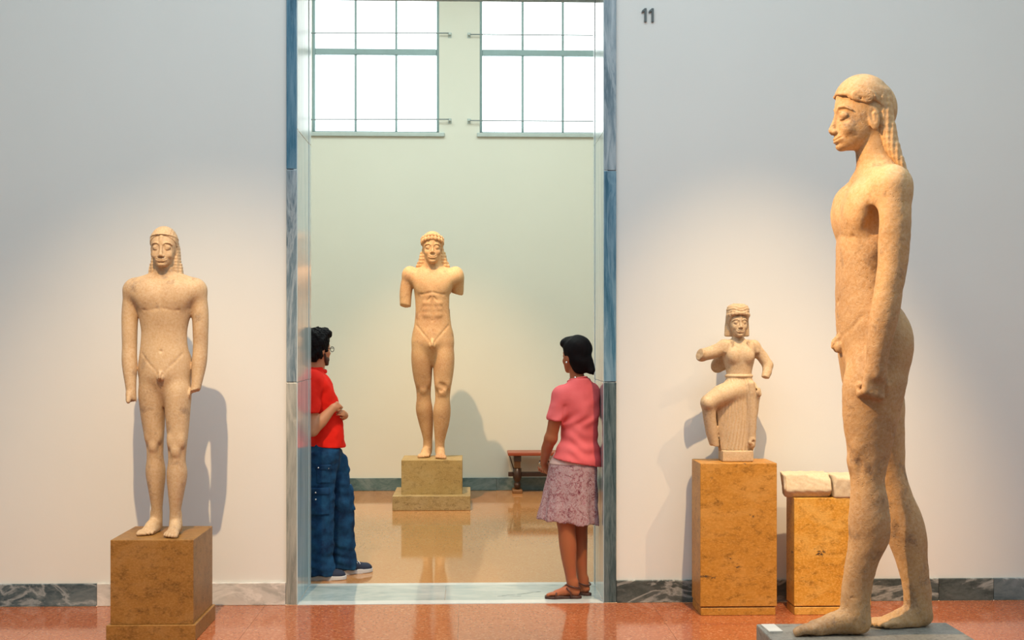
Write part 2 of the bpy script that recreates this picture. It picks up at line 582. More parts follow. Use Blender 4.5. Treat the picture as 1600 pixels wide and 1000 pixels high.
skirting('baseboard_left', [RXL, -3.45, -2.265, -1.20 + 0.079 - 0.004], ['base_grey', 'base_grey', 'base_white'], CF, WF + 0.01, BH)
skirting('baseboard_right', [CR + 0.001, 2.08, 2.9, 3.245, 4.1, RXR], ['base_dark', 'base_dark', 'base_dark', 'base_grey', 'base_dark'], CF, WF + 0.01, BH)
skirting('baseboard_back', [BXL, -3.0, -1.75, -0.5, 0.28, 1.5, 2.8, BXR], ['base_rear'], YB - 0.02, YB + 0.01, 0.136)

# doorway: marble casing, lintel, polished reveal lining and threshold, slab by slab
dr = structure('door_1')
zj = [0.0, 1.357, 2.655, DT]
for k, (za, zb) in enumerate(zip(zj[:-1], zj[1:])):
    top = zb if k < 2 else DT + 0.12
    box('casing_slab', (CL, CF, za + 0.0015), (XL - 0.004, WF + 0.02, top - 0.0015), M[['cas_grey', 'cas_mid', 'cas_blue'][k]], dr, 0.004, 2)
    box('casing_slab', (XR + 0.002, CF, za + 0.0015), (CR, WF + 0.02, top - 0.0015), M[['cas_dark', 'cas_blue', 'cas_mid'][k]], dr, 0.004, 2)
box('lintel_slab', (XL - 0.003, CF, DT), (XR + 0.001, WF + 0.02, DT + 0.12), M['cas_blue'], dr, 0.004, 2)
box('lintel_soffit', (XL - 0.003, WF + 0.02, DT + 0.005), (XR + 0.003, WB - 0.005, DT + 0.1), M['cas_blue'], dr, 0.003)
zr = [0.0, 1.357, 2.90, DT + 0.005]
for za, zb in zip(zr[:-1], zr[1:]):
    for sx, xe in ((-1, XL), (1, XR)):
        a, b = (xe - 0.025, xe) if sx < 0 else (xe, xe + 0.025)
        for y0, y1, ins in ((CF + 0.002, CF + 0.045, 0.0), (CF + 0.048, 0.60, 0.003), (0.603, WB, 0.0)):
            aa, bb = (a, b - ins) if sx < 0 else (a + ins, b)
            box('reveal_slab', (aa, y0, za + 0.001), (bb, y1, zb - 0.001), M['jamb'], dr, 0.002)
# block the cavity behind the linings
boxes('wall_core', [((CL + 0.01, WF + 0.005, 0), (XL - 0.022, WB - 0.002, DT + 0.1)), ((XR + 0.022, WF + 0.005, 0), (CR - 0.01, WB - 0.002, DT + 0.1))], M['wall'], dr)
th = structure('trim_1')
box('threshold_slab', (XL - 0.003, 0.135, -0.03), (-0.16, WB - 0.075, 0.003), M['threshold'], th, 0.001)
box('threshold_slab', (-0.158, 0.135, -0.03), (XR + 0.003, WB - 0.075, 0.003), M['threshold'], th, 0.001)
for pts in (((0.17, 0.24), (0.24, 0.28), (0.31, 0.30), (0.40, 0.36), (0.45, 0.385)), ((0.17, 0.24), (0.26, 0.235), (0.32, 0.25))):
    tube_mesh('crack', [(x, y, 0.0022) for x, y in pts], 0.0026, M['base_dark'], th, 5)
box('edge_strip', (XL - 0.003, 0.034, -0.03), (XR + 0.003, 0.1335, 0.003), M['threshold_white'], th, 0.001)
box('edge_strip', (XL - 0.003, WB - 0.0735, -0.03), (XR + 0.003, WB, 0.003), M['threshold_white'], th, 0.001)

# ------------------------------------------------------------------ room number: two flat metal digits
num = thing('room_number', 'dark metal room number 11 fixed high on the wall right of the doorway', 'number', (1.088, WF, 3.615))
for dx in (-0.022, 0.022):
    w = 0.0075
    pts = [(dx + 0.004, -0.042), (dx + 0.018, -0.042), (dx + 0.018, 0.042), (dx + 0.006, 0.042), (dx - 0.012, 0.026), (dx - 0.012, 0.014), (dx + 0.004, 0.024)]
    bm = bmesh.new()
    f = bm.faces.new([bm.verts.new((x, -0.012, z)) for x, z in pts])
    r = bmesh.ops.extrude_face_region(bm, geom=[f])
    for v in r['geom']:
        if isinstance(v, bmesh.types.BMVert):
            v.co.y += 0.0125
    bmesh.ops.recalc_face_normals(bm, faces=bm.faces)
    bm_obj('digit', bm, M['digit'], num)

# ------------------------------------------------------------------ pedestals
PL = thing('stone_pedestal', 'brown limestone pedestal with a projecting foot, under the slim statue left of the doorway', 'pedestal', (-1.715, -0.615, 0))
box('shaft', (-0.217, -0.255, 0.086), (0.226, 0.255, 0.542), M['ped_left'], PL, 0.004, 2)
box('foot', (-0.236, -0.27, 0), (0.24, 0.27, 0.0865), M['ped_left'], PL, 0.004, 2)

PM = thing('stone_pedestal', 'tan limestone pedestal on a wide rough step, in the far room', 'pedestal', (-0.368, 4.67, 0))
box('block', (-0.29, -0.25, 0.139), (0.29, 0.26, 0.467), M['ped_mid'], PM, 0.004, 2)
box('step', (-0.368, -0.37, 0), (0.368, 0.36, 0.14), M['ped_rough'], PM, 0.006, 2)

PN = thing('stone_pedestal', 'tall ochre travertine pedestal under the small running figure with spread arms', 'pedestal', (1.572, -0.205, 0))
box('shaft', (-0.226, -0.145, 0.052), (0.226, 0.145, 0.893), M['ped_nike'], PN, 0.004, 2)
box('foot', (-0.222, -0.142, 0), (0.218, 0.14, 0.046), M['ped_nike'], PN, 0.003)
box('joint', (-0.21, -0.13, 0.044), (0.21, 0.13, 0.054), M['sole'], PN)

PS = thing('stone_pedestal', 'low bright orange travertine pedestal carrying a broken marble slab', 'pedestal', (2.128, -0.255, 0))
box('shaft', (-0.228, -0.095, 0.052), (0.228, 0.095, 0.687), M['ped_small'], PS, 0.004, 2)
box('foot', (-0.226, -0.094, 0), (0.224, 0.09, 0.046), M['ped_small'], PS, 0.003)
box('joint', (-0.21, -0.08, 0.044), (0.21, 0.08, 0.054), M['sole'], PS)

PB = thing('low_pedestal', 'low grey stone pedestal under the large striding statue seen from its side', 'pedestal', (1.545, -2.88, 0))
box('slab', (-0.388, -0.26, 0.30), (0.392, 0.224, 0.467), M['ped_big'], PB, 0.006, 2)
box('foot', (-0.36, -0.235, 0), (0.365, 0.20, 0.301), M['ped_big'], PB, 0.006, 2)
lc = box('label_card', (-0.027, -0.062, 0), (0.027, 0.062, 0.006), M['card'], None, 0.001)
lc.location = (1.199, -2.748, 0.4672)
lc.rotation_euler = (0, 0, math.radians(2))
lc['label'] = 'small white label card lying on the corner of the low grey pedestal'
lc['category'] = 'card'

# ------------------------------------------------------------------ implicit modelling: one continuous skin per figure
F32 = np.float32


def axis(lo, hi, h, fine=()):
    out = [lo]
    while out[-1] < hi:
        x = out[-1]
        step = h
        for a, b, hf in fine:
            if a <= x <= b:
                step = min(step, hf)
            else:
                gap = max(a - x, x - b)
                step = min(step, hf + max(0.0, gap) * 0.35)
        out.append(x + step)
    return np.array(out, F32)


def hermite(zs, vals, z):
    zs = np.asarray(zs, float)
    vals = np.asarray(vals, float)
    m = np.gradient(vals, zs) if len(zs) > 2 else np.full(len(zs), (vals[-1] - vals[0]) / (zs[-1] - zs[0]))
    i = np.clip(np.searchsorted(zs, z) - 1, 0, len(zs) - 2)
    h = zs[i + 1] - zs[i]
    t = np.clip((z - zs[i]) / h, 0, 1)
    return ((2 * t**3 - 3 * t**2 + 1) * vals[i] + (t**3 - 2 * t**2 + t) * h * m[i] + (-2 * t**3 + 3 * t**2) * vals[i + 1] + (t**3 - t**2) * h * m[i + 1])


class Frame:
    """local frame for a head, foot or hand: origin, yaw, pitch, roll, scale"""
    def __init__(self, t=(0, 0, 0), yaw=0, pitch=0, roll=0, s=1.0, zmap=None):
        self.zm = None
        if zmap:
            self.zm = (np.array([-2.0] + [a for a, b in zmap] + [3.0]), np.array([-2.0] + [b for a, b in zmap] + [3.0]))
        self.R = np.array(Matrix.Rotation(math.radians(yaw), 3, 'Z') @ Matrix.Rotation(math.radians(pitch), 3, 'X') @ Matrix.Rotation(math.radians(roll), 3, 'Y'))
        self.t = np.array(t, float)
        self.s = s

    def out(self, p):
        p = np.array(p, float)
        if self.zm is not None:
            p[2] = np.interp(p[2], self.zm[1], self.zm[0])
        return self.R @ (p * self.s) + self.t


class Sdf:
    def __init__(self, lo, hi, h, fx=(), fy=(), fz=()):
        self.x, self.y, self.z = axis(lo[0], hi[0], h, fx), axis(lo[1], hi[1], h, fy), axis(lo[2], hi[2], h, fz)
        self.f = np.full((len(self.x), len(self.y), len(self.z)), 1.0, F32)
        self.fr = None

    def put(self, lo, hi, fn, k, op):
        lo, hi = np.array(lo, float), np.array(hi, float)
        fr = self.fr
        if fr is not None:
            cs = np.array([fr.out((a, b, c)) for a in (lo[0], hi[0]) for b in (lo[1], hi[1]) for c in (lo[2], hi[2])])
            lo, hi = cs.min(0), cs.max(0)
            kk = k * fr.s
        else:
            kk = k
        pad = kk + 0.012
        sl = []
        for ax, a, b in zip((self.x, self.y, self.z), lo - pad, hi + pad):
            i, j = np.searchsorted(ax, a), np.searchsorted(ax, b)
            if j - i < 1:
                return
            sl.append(slice(i, j))
        X, Y, Z = self.x[sl[0]][:, None, None], self.y[sl[1]][None, :, None], self.z[sl[2]][None, None, :]
        if fr is not None:
            X, Y, Z = X - F32(fr.t[0]), Y - F32(fr.t[1]), Z - F32(fr.t[2])
            R = fr.R.astype(F32) / F32(fr.s)
            X, Y, Z = (X * R[0, i] + Y * R[1, i] + Z * R[2, i] for i in range(3))
            if fr.zm is not None:
                Z = np.interp(Z, fr.zm[0], fr.zm[1]).astype(F32)
            d = fn(X, Y, Z) * F32(fr.s)
        else:
            d = fn(X, Y, Z)
        a = self.f[tuple(sl)]
        if op == 'sub':
            a, d = -a, d
        if kk > 0:
            h = np.clip(0.5 + 0.5 * (a - d) / F32(kk), 0, 1)
            r = a + (d - a) * h - F32(kk) * h * (1 - h)
        else:
            r = np.minimum(a, d)
        self.f[tuple(sl)] = -r if op == 'sub' else r

    def ell(self, c, r, k=0.01, op='add', rot=None):
        c, r = np.array(c, float), np.array(r, float)
        if rot is not None:
            Rm = np.array(Matrix.Rotation(math.radians(rot[2]), 3, 'Z') @ Matrix.Rotation(math.radians(rot[1]), 3, 'Y') @ Matrix.Rotation(math.radians(rot[0]), 3, 'X'), F32)
            ext = np.full(3, r.max())
        else:
            Rm, ext = None, r

        def fn(X, Y, Z):
            X, Y, Z = X - F32(c[0]), Y - F32(c[1]), Z - F32(c[2])
            if Rm is not None:
                X, Y, Z = (X * Rm[0, i] + Y * Rm[1, i] + Z * Rm[2, i] for i in range(3))
            k0 = np.sqrt((X / r[0])**2 + (Y / r[1])**2 + (Z / r[2])**2) + 1e-6
            k1 = np.sqrt((X / r[0]**2)**2 + (Y / r[1]**2)**2 + (Z / r[2]**2)**2) + 1e-6
            return (k0 * (k0 - 1) / k1).astype(F32)
        self.put(c - ext, c + ext, fn, k, op)

    def cap(self, p0, p1, r0, r1=None, k=0.01, op='add', flat=None):
        """tapered limb; flat = (axis vector, factor) squashes its section along that axis"""
        r1 = r0 if r1 is None else r1
        p0, p1 = np.array(p0, float), np.array(p1, float)
        R = max(r0, r1)
        u = None
        if flat is not None:
            u = np.array(flat[0], float)
            u /= np.linalg.norm(u)
            q = 1.0 / flat[1]

            def st(p):
                return p + (q - 1) * u * np.dot(p, u)
            a, b = st(p0), st(p1)
        else:
            a, b = p0, p1
        ba = b - a
        L2 = max(float(ba @ ba), 1e-9)

        def fn(X, Y, Z):
            if u is not None:
                dt = (X * F32(u[0]) + Y * F32(u[1]) + Z * F32(u[2])) * F32(q - 1)
                X, Y, Z = X + dt * F32(u[0]), Y + dt * F32(u[1]), Z + dt * F32(u[2])
            X, Y, Z = X - F32(a[0]), Y - F32(a[1]), Z - F32(a[2])
            t = np.clip((X * F32(ba[0]) + Y * F32(ba[1]) + Z * F32(ba[2])) / F32(L2), 0, 1)
            d = np.sqrt((X - t * F32(ba[0]))**2 + (Y - t * F32(ba[1]))**2 + (Z - t * F32(ba[2]))**2) - (F32(r0) + t * F32(r1 - r0))
            if u is not None and flat[1] < 1:
                d = d * F32(0.5 + 0.5 * flat[1])
            return d
        e = R * (max(1, flat[1]) if flat else 1)
        self.put(np.minimum(p0, p1) - e, np.maximum(p0, p1) + e, fn, k, op)

    def chain(self, pts, rs, k=0.012, op='add', flat=None):
        """tapered tube through a list of points, merged as one piece"""
        if flat is not None:
            for i in range(len(pts) - 1):
                self.cap(pts[i], pts[i + 1], rs[i], rs[i + 1], k, op, flat)
            return
        P = np.array(pts, float)
        rr = np.array(rs, float)

        def fn(X, Y, Z):
            out = None
            for a, b, r0, r1 in zip(P[:-1], P[1:], rr[:-1], rr[1:]):
                ba = b - a
                x, y, z = X - F32(a[0]), Y - F32(a[1]), Z - F32(a[2])
                t = np.clip((x * F32(ba[0]) + y * F32(ba[1]) + z * F32(ba[2])) / F32(max(ba @ ba, 1e-9)), 0, 1)
                d = np.sqrt((x - t * F32(ba[0]))**2 + (y - t * F32(ba[1]))**2 + (z - t * F32(ba[2]))**2) - (F32(r0) + t * F32(r1 - r0))
                out = d if out is None else np.minimum(out, d)
            return out
        self.put((P - rr[:, None]).min(0), (P + rr[:, None]).max(0), fn, k, op)

    def limb(self, pts, rs, k=0.02, m=5):
        P, rr = np.array(pts, float), np.array(rs, float)
        t = np.arange(len(P))
        tt = np.linspace(0, len(P) - 1, (len(P) - 1) * m + 1)
        Q = np.stack([hermite(t, P[:, i], tt) for i in range(3)], 1)
        self.chain([tuple(q) for q in Q], list(hermite(t, rr, tt)), k)

    def loft(self, st, k=0.015, op='add', n=2.0, endk=0.012):
        """stack of oval sections (z, cx, cy, rx, ry), bottom to top"""
        st = sorted(st)
        a = np.array(st, float)
        lo = [(a[:, 1] - a[:, 3]).min(), (a[:, 2] - a[:, 4]).min(), a[0, 0]]
        hi = [(a[:, 1] + a[:, 3]).max(), (a[:, 2] + a[:, 4]).max(), a[-1, 0]]

        def fn(X, Y, Z):
            zf = np.asarray(Z, float)
            shp = zf.shape
            if shp[0] == 1 and shp[1] == 1:
                P = [hermite(a[:, 0], a[:, i], zf).astype(F32) for i in range(1, 5)]
            else:
                lut = np.linspace(a[0, 0], a[-1, 0], 400)
                P = [np.interp(zf, lut, hermite(a[:, 0], a[:, i], lut)).astype(F32) for i in range(1, 5)]
            cx, cy, rx, ry = P
            dx, dy = (X - cx) / rx, (Y - cy) / ry
            if n == 2.0:
                k0 = np.sqrt(dx * dx + dy * dy) + F32(1e-6)
                k1 = np.sqrt((dx / rx)**2 + (dy / ry)**2) + F32(1e-6)
                d = k0 * (k0 - 1) / k1
                d = np.where(k0 < 0.25, -np.minimum(rx, ry) * (1 - k0), d)
            else:
                ax_, ay_ = np.abs(dx) + F32(1e-5), np.abs(dy) + F32(1e-5)
                k0 = (ax_**n + ay_**n)**(1.0 / n)
                g = np.sqrt((ax_**(n - 1) / rx)**2 + (ay_**(n - 1) / ry)**2) * k0**(1 - n)
                d = np.maximum((k0 - 1) / g, -np.minimum(rx, ry))
            e = np.maximum(Z - F32(a[-1, 0]), F32(a[0, 0]) - Z)
            h = np.clip(0.5 + 0.5 * (d - e) / F32(endk), 0, 1)
            return (e + (d - e) * h + F32(endk) * h * (1 - h)).astype(F32)
        self.put(lo, hi, fn, k, op)

    def boxp(self, c, hs, k=0.005, op='add', r=0.005, rot=None):
        c, hs = np.array(c, float), np.array(hs, float)
        Rm = None
        ext = hs
        if rot is not None:
            Rm = np.array(Matrix.Rotation(math.radians(rot[2]), 3, 'Z') @ Matrix.Rotation(math.radians(rot[1]), 3, 'Y') @ Matrix.Rotation(math.radians(rot[0]), 3, 'X'), F32)
            ext = np.full(3, np.linalg.norm(hs))

        def fn(X, Y, Z):
            X, Y, Z = X - F32(c[0]), Y - F32(c[1]), Z - F32(c[2])
            if Rm is not None:
                X, Y, Z = (X * Rm[0, i] + Y * Rm[1, i] + Z * Rm[2, i] for i in range(3))
            qx, qy, qz = np.abs(X) - F32(hs[0] - r), np.abs(Y) - F32(hs[1] - r), np.abs(Z) - F32(hs[2] - r)
            o = np.sqrt(np.maximum(qx, 0)**2 + np.maximum(qy, 0)**2 + np.maximum(qz, 0)**2)
            return o + np.minimum(np.maximum(qx, np.maximum(qy, qz)), 0) - F32(r)
        self.put(c - ext, c + ext, fn, k, op)

    def cut(self, p, nrm, k=0.0, noise=0.0, box=None):
        """remove everything on the side the normal points to (inside box = (lo, hi) if given)"""
        nrm = np.array(nrm, float) / np.linalg.norm(nrm)
        sl = [slice(None)] * 3
        if box is not None:
            for i, ax in enumerate((self.x, self.y, self.z)):
                sl[i] = slice(np.searchsorted(ax, box[0][i]), np.searchsorted(ax, box[1][i]))
        sl = tuple(sl)
        X, Y, Z = self.x[sl[0]][:, None, None], self.y[sl[1]][None, :, None], self.z[sl[2]][None, None, :]
        d = (X - F32(p[0])) * F32(nrm[0]) + (Y - F32(p[1])) * F32(nrm[1]) + (Z - F32(p[2])) * F32(nrm[2])
        if noise:
            d = d + F32(noise) * (np.sin(X * 170 + 1) * np.sin(Y * 150 + 2) + 0.6 * np.sin(Z * 230 + X * 90) + 0.5 * np.sin(Y * 310 - X * 200))
        a = self.f[sl]
        if k > 0:
            h = np.clip(0.5 + 0.5 * (a - d) / F32(k), 0, 1)
            self.f[sl] = d + (a - d) * h + F32(k) * h * (1 - h)
        else:
            self.f[sl] = np.maximum(a, d)

    def displace(self, fn, band=0.03):
        X, Y, Z = self.x[:, None, None], self.y[None, :, None], self.z[None, None, :]
        m = np.abs(self.f) < band
        i, j, k = np.nonzero(m)
        self.f[m] += fn(self.x[i], self.y[j], self.z[k]).astype(F32)

    def mesh(self, name, mat, parent=None, smooth=1):
        f = self.f
        for i in range(3):
            s = [slice(None)] * 3
            s[i] = 0
            f[tuple(s)] = 1.0
            s[i] = -1
            f[tuple(s)] = 1.0
        ins = f < 0
        cnt = np.zeros(tuple(n - 1 for n in f.shape), np.int8)
        corners = [(a, b, c) for a in (0, 1) for b in (0, 1) for c in (0, 1)]
        nx, ny, nz = f.shape
        for a, b, c in corners:
            cnt += ins[a:nx - 1 + a, b:ny - 1 + b, c:nz - 1 + c]
        act = (cnt > 0) & (cnt < 8)
        idx = np.argwhere(act)
        vid = np.full(act.shape, -1, np.int32)
        vid[act] = np.arange(len(idx), dtype=np.int32)
        acc = np.zeros((len(idx), 3))
        num = np.zeros(len(idx))
        for a in corners:
            for ax in range(3):
                if a[ax] == 1:
                    continue
                b = list(a)
                b[ax] = 1
                ia, ib = idx + np.array(a), idx + np.array(b)
                fa, fb = f[ia[:, 0], ia[:, 1], ia[:, 2]], f[ib[:, 0], ib[:, 1], ib[:, 2]]
                m = (fa < 0) != (fb < 0)
                t = fa[m] / (fa[m] - fb[m])
                p = np.tile(np.array(a, float), (m.sum(), 1))
                p[:, ax] += t
                acc[m] += p
                num[m] += 1
        v = idx + acc / num[:, None]
        co = np.empty_like(v)
        for i, ax in enumerate((self.x, self.y, self.z)):
            co[:, i] = np.interp(v[:, i], np.arange(len(ax)), ax)
        quads = []
        for ax in range(3):
            o1, o2 = [(1, 2), (2, 0), (0, 1)][ax]
            s0 = [slice(None)] * 3
            s1 = [slice(None)] * 3
            s0[ax] = slice(0, -1)
            s1[ax] = slice(1, None)
            A, B = ins[tuple(s0)], ins[tuple(s1)]
            e = np.argwhere(A != B)
            e = e[(e[:, o1] > 0) & (e[:, o2] > 0) & (e[:, o1] < f.shape[o1] - 1) & (e[:, o2] < f.shape[o2] - 1)]
            flip = ~A[e[:, 0], e[:, 1], e[:, 2]]
            d1 = np.zeros(3, int)
            d1[o1] = 1
            d2 = np.zeros(3, int)
            d2[o2] = 1
            q = []
            for dd in (d1 + d2, d2, 0 * d1, d1):
                w = e - dd
                q.append(vid[w[:, 0], w[:, 1], w[:, 2]])
            q = np.stack(q, 1)
            q[flip] = q[flip][:, ::-1]
            quads.append(q)
        q = np.concatenate(quads)
        for _ in range(smooth):
            s = np.zeros_like(co)
            n = np.zeros(len(co))
            for a, b in ((0, 1), (1, 2), (2, 3), (3, 0)):
                for i in range(3):
                    s[:, i] += np.bincount(q[:, a], co[q[:, b], i], len(co)) + np.bincount(q[:, b], co[q[:, a], i], len(co))
                n += np.bincount(q[:, a], minlength=len(co)) + np.bincount(q[:, b], minlength=len(co))
            co = 0.5 * co + 0.5 * s / np.maximum(n, 1)[:, None]
        me = bpy.data.meshes.new(name)
        me.vertices.add(len(co))
        me.vertices.foreach_set('co', co.astype(F32).ravel())
        me.loops.add(q.size)
        me.loops.foreach_set('vertex_index', q.astype(np.int32).ravel())
        me.polygons.add(len(q))
        me.polygons.foreach_set('loop_start', np.arange(0, q.size, 4, dtype=np.int32))
        me.polygons.foreach_set('use_smooth', np.ones(len(q), bool))
        me.update(calc_edges=True)
        return link(name, me, parent, mat)


# ------------------------------------------------------------------ anatomy
def head(S, c, h, yaw=0, pitch=0, roll=0, stone=True, ears=True, face_w=1.0, smile=0.02, nose=1.0, eye=1.0, zmap=None):
    """c = chin level point under the middle of the head; faces -Y before yaw; unit = chin to crown"""
    S.fr = Frame(c, yaw, pitch, roll, h, zmap)
    w = face_w
    S.ell((0, 0.07, 0.60), (0.335 * w, 0.40, 0.375), 0.03)
    S.loft([(0.0, 0, -0.20, 0.10 * w, 0.12), (0.06, 0, -0.165, 0.165 * w, 0.18), (0.14, 0, -0.125, 0.215 * w, 0.235), (0.26, 0, -0.075, 0.262 * w, 0.295),
            (0.40, 0, -0.03, 0.298 * w, 0.335), (0.52, 0, 0.0, 0.310 * w, 0.352), (0.64, 0, 0.02, 0.315 * w, 0.37), (0.76, 0, 0.03, 0.28 * w, 0.33)], 0.05, endk=0.05)
    S.ell((0, -0.285, 0.055), (0.10, 0.07, 0.065), 0.05)
    for s in (-1, 1):
        S.ell((s * 0.165, -0.235, 0.345), (0.085, 0.08, 0.085), 0.07)           # cheeks
        S.ell((s * 0.14, -0.375, 0.495), (0.095, 0.062, 0.058), 0.035, 'sub')    # eye sockets
        S.ell((s * 0.138, -0.288, 0.497), (0.078 * eye, 0.064, 0.050 * eye), 0.010)
        S.chain([(s * 0.065, -0.325, 0.487), (s * 0.10, -0.345, 0.540), (s * 0.16, -0.332, 0.543), (s * 0.215, -0.272, 0.492)], [0.010, 0.013, 0.013, 0.009], 0.012)
        S.chain([(s * 0.065, -0.325, 0.485), (s * 0.12, -0.340, 0.453), (s * 0.17, -0.323, 0.456), (s * 0.215, -0.272, 0.49)], [0.01, 0.012, 0.012, 0.01], 0.01)
        S.chain([(s * 0.045, -0.352, 0.565), (s * 0.11, -0.352, 0.605), (s * 0.20, -0.30, 0.60), (s * 0.265, -0.22, 0.545)], [0.014, 0.017, 0.016, 0.010], 0.03)
        S.ell((s * 0.048, -0.385, 0.318), (0.036, 0.045, 0.034), 0.018)
    if stone:
        S.chain([(0, -0.31, 0.74), (0, -0.335, 0.62), (0, -0.352, 0.52), (0, -0.375, 0.45), (0, -0.420 * nose, 0.345)], [0.05, 0.045, 0.032, 0.033, 0.044], 0.04)
    else:
        S.chain([(0, -0.345, 0.60), (0, -0.385, 0.48), (0, -0.435 * nose, 0.345)], [0.035, 0.036, 0.046], 0.02)
    for s in (-1, 1):
        S.ell((s * 0.024, -0.425, 0.298), (0.013, 0.02, 0.012), 0.006, 'sub')
    # mouth with the upturned corners
    S.ell((0, -0.325, 0.20), (0.13, 0.055, 0.075), 0.05)
    S.chain([(-0.115, -0.318, 0.205 + smile), (-0.055, -0.372, 0.207), (0, -0.378, 0.212), (0.055, -0.372, 0.207), (0.115, -0.318, 0.205 + smile)], [0.012, 0.022, 0.022, 0.022, 0.012], 0.012)
    S.chain([(-0.10, -0.32, 0.185 + smile), (-0.05, -0.362, 0.160), (0.05, -0.362, 0.160), (0.10, -0.32, 0.185 + smile)], [0.012, 0.026, 0.026, 0.012], 0.012)
    S.chain([(-0.13, -0.325, 0.198 + smile), (-0.05, -0.393, 0.186), (0.05, -0.393, 0.186), (0.13, -0.325, 0.198 + smile)], [0.009, 0.011, 0.011, 0.009], 0.01, 'sub')
    S.cap((0, -0.40, 0.275), (0, -0.40, 0.235), 0.014, 0.014, 0.015, 'sub')
    S.cap((-0.05, -0.355, 0.115), (0.05, -0.355, 0.115), 0.016, 0.016, 0.03, 'sub')
    if ears:
        for s in (-1, 1):
            S.ell((s * 0.325 * w, 0.06, 0.455), (0.035, 0.078, 0.145), 0.012, rot=(12, 0, s * -14))
            S.ell((s * 0.358 * w, 0.045, 0.475), (0.022, 0.048, 0.095), 0.008, 'sub', rot=(12, 0, s * -14))
            S.cap((s * 0.345 * w, 0.06, 0.50), (s * 0.34 * w, 0.07, 0.42), 0.02, 0.018, 0.01)
    S.fr = None


def foot(S, c, yaw, L, ankle_h, s=1, k=0.02, toes=True, width=1.0):
    """bare foot: heel at c, toes towards -Y before yaw; s = +1 when the big toe is on the -X side"""
    S.fr = Frame(c, yaw, 0, 0, L)
    w = width
    S.ell((0, -0.13, 0.13), (0.125 * w, 0.135, 0.135), 0.06)
    S.cap((0, -0.17, ankle_h / L), (0, -0.20, 0.14), 0.13 * w, 0.135 * w, 0.06)
    S.chain([(0, -0.24, 0.21), (-0.015 * s, -0.45, 0.145), (-0.02 * s, -0.70, 0.07)], [0.135 * w, 0.135 * w, 0.10 * w], 0.05)
    S.cap((0.04 * s, -0.30, 0.075), (0.06 * s, -0.68, 0.055), 0.10 * w, 0.105 * w, 0.06)
    S.cap((-0.05 * s, -0.66, 0.07), (-0.05 * s, -0.78, 0.058), 0.085, 0.065, 0.04)
    if toes:
        for i, (x, y, r, b) in enumerate(((-0.105, -0.945, 0.054, -0.75), (-0.03, -0.945, 0.040, -0.74), (0.04, -0.915, 0.038, -0.72), (0.10, -0.865, 0.036, -0.68), (0.150, -0.80, 0.034, -0.64))):
            S.chain([(x * s * w, b, 0.075), (x * s * w, (b + y) * 0.5 - 0.02, 0.075), (x * s * w, y, 0.045)], [r, r, r], 0.014)
            S.ell((x * s * w, y - r * 0.45, 0.052), (r * 0.6, r * 0.5, r * 0.5), 0.008)
    S.fr = None


def fist(S, wrist, tip_dir, back_dir, L, side=1, k=0.012):
    """closed hand: tip_dir runs from wrist to knuckles, back_dir out of the back of the hand, thumb to the front"""
    wv = np.array(wrist, float)
    t = np.array(tip_dir, float)
    t /= np.linalg.norm(t)
    b = np.array(back_dir, float)
    b -= t * (b @ t)
    b /= np.linalg.norm(b)
    a = np.cross(t, b) * side          # across the knuckles, towards the thumb
    P = lambda x, y, z: wv + a * x * L + b * y * L + t * z * L
    for i in range(4):
        x = 0.26 - 0.175 * i
        kn = P(x, 0.05, 0.78 - 0.03 * i)
        S.cap(P(x * 0.7, 0.02, 0.02), kn, 0.15 * L, 0.115 * L, 0.012)
        S.chain([kn, P(x, -0.26, 0.92 - 0.04 * i), P(x, -0.42, 0.66 - 0.03 * i), P(x, -0.24, 0.50)], [0.115 * L, 0.105 * L, 0.10 * L, 0.09 * L], 0.006)
    S.chain([P(0.22, -0.05, 0.18), P(0.46, -0.10, 0.45), P(0.44, -0.24, 0.78), P(0.40, -0.30, 0.98)], [0.14 * L, 0.125 * L, 0.115 * L, 0.10 * L], 0.006)


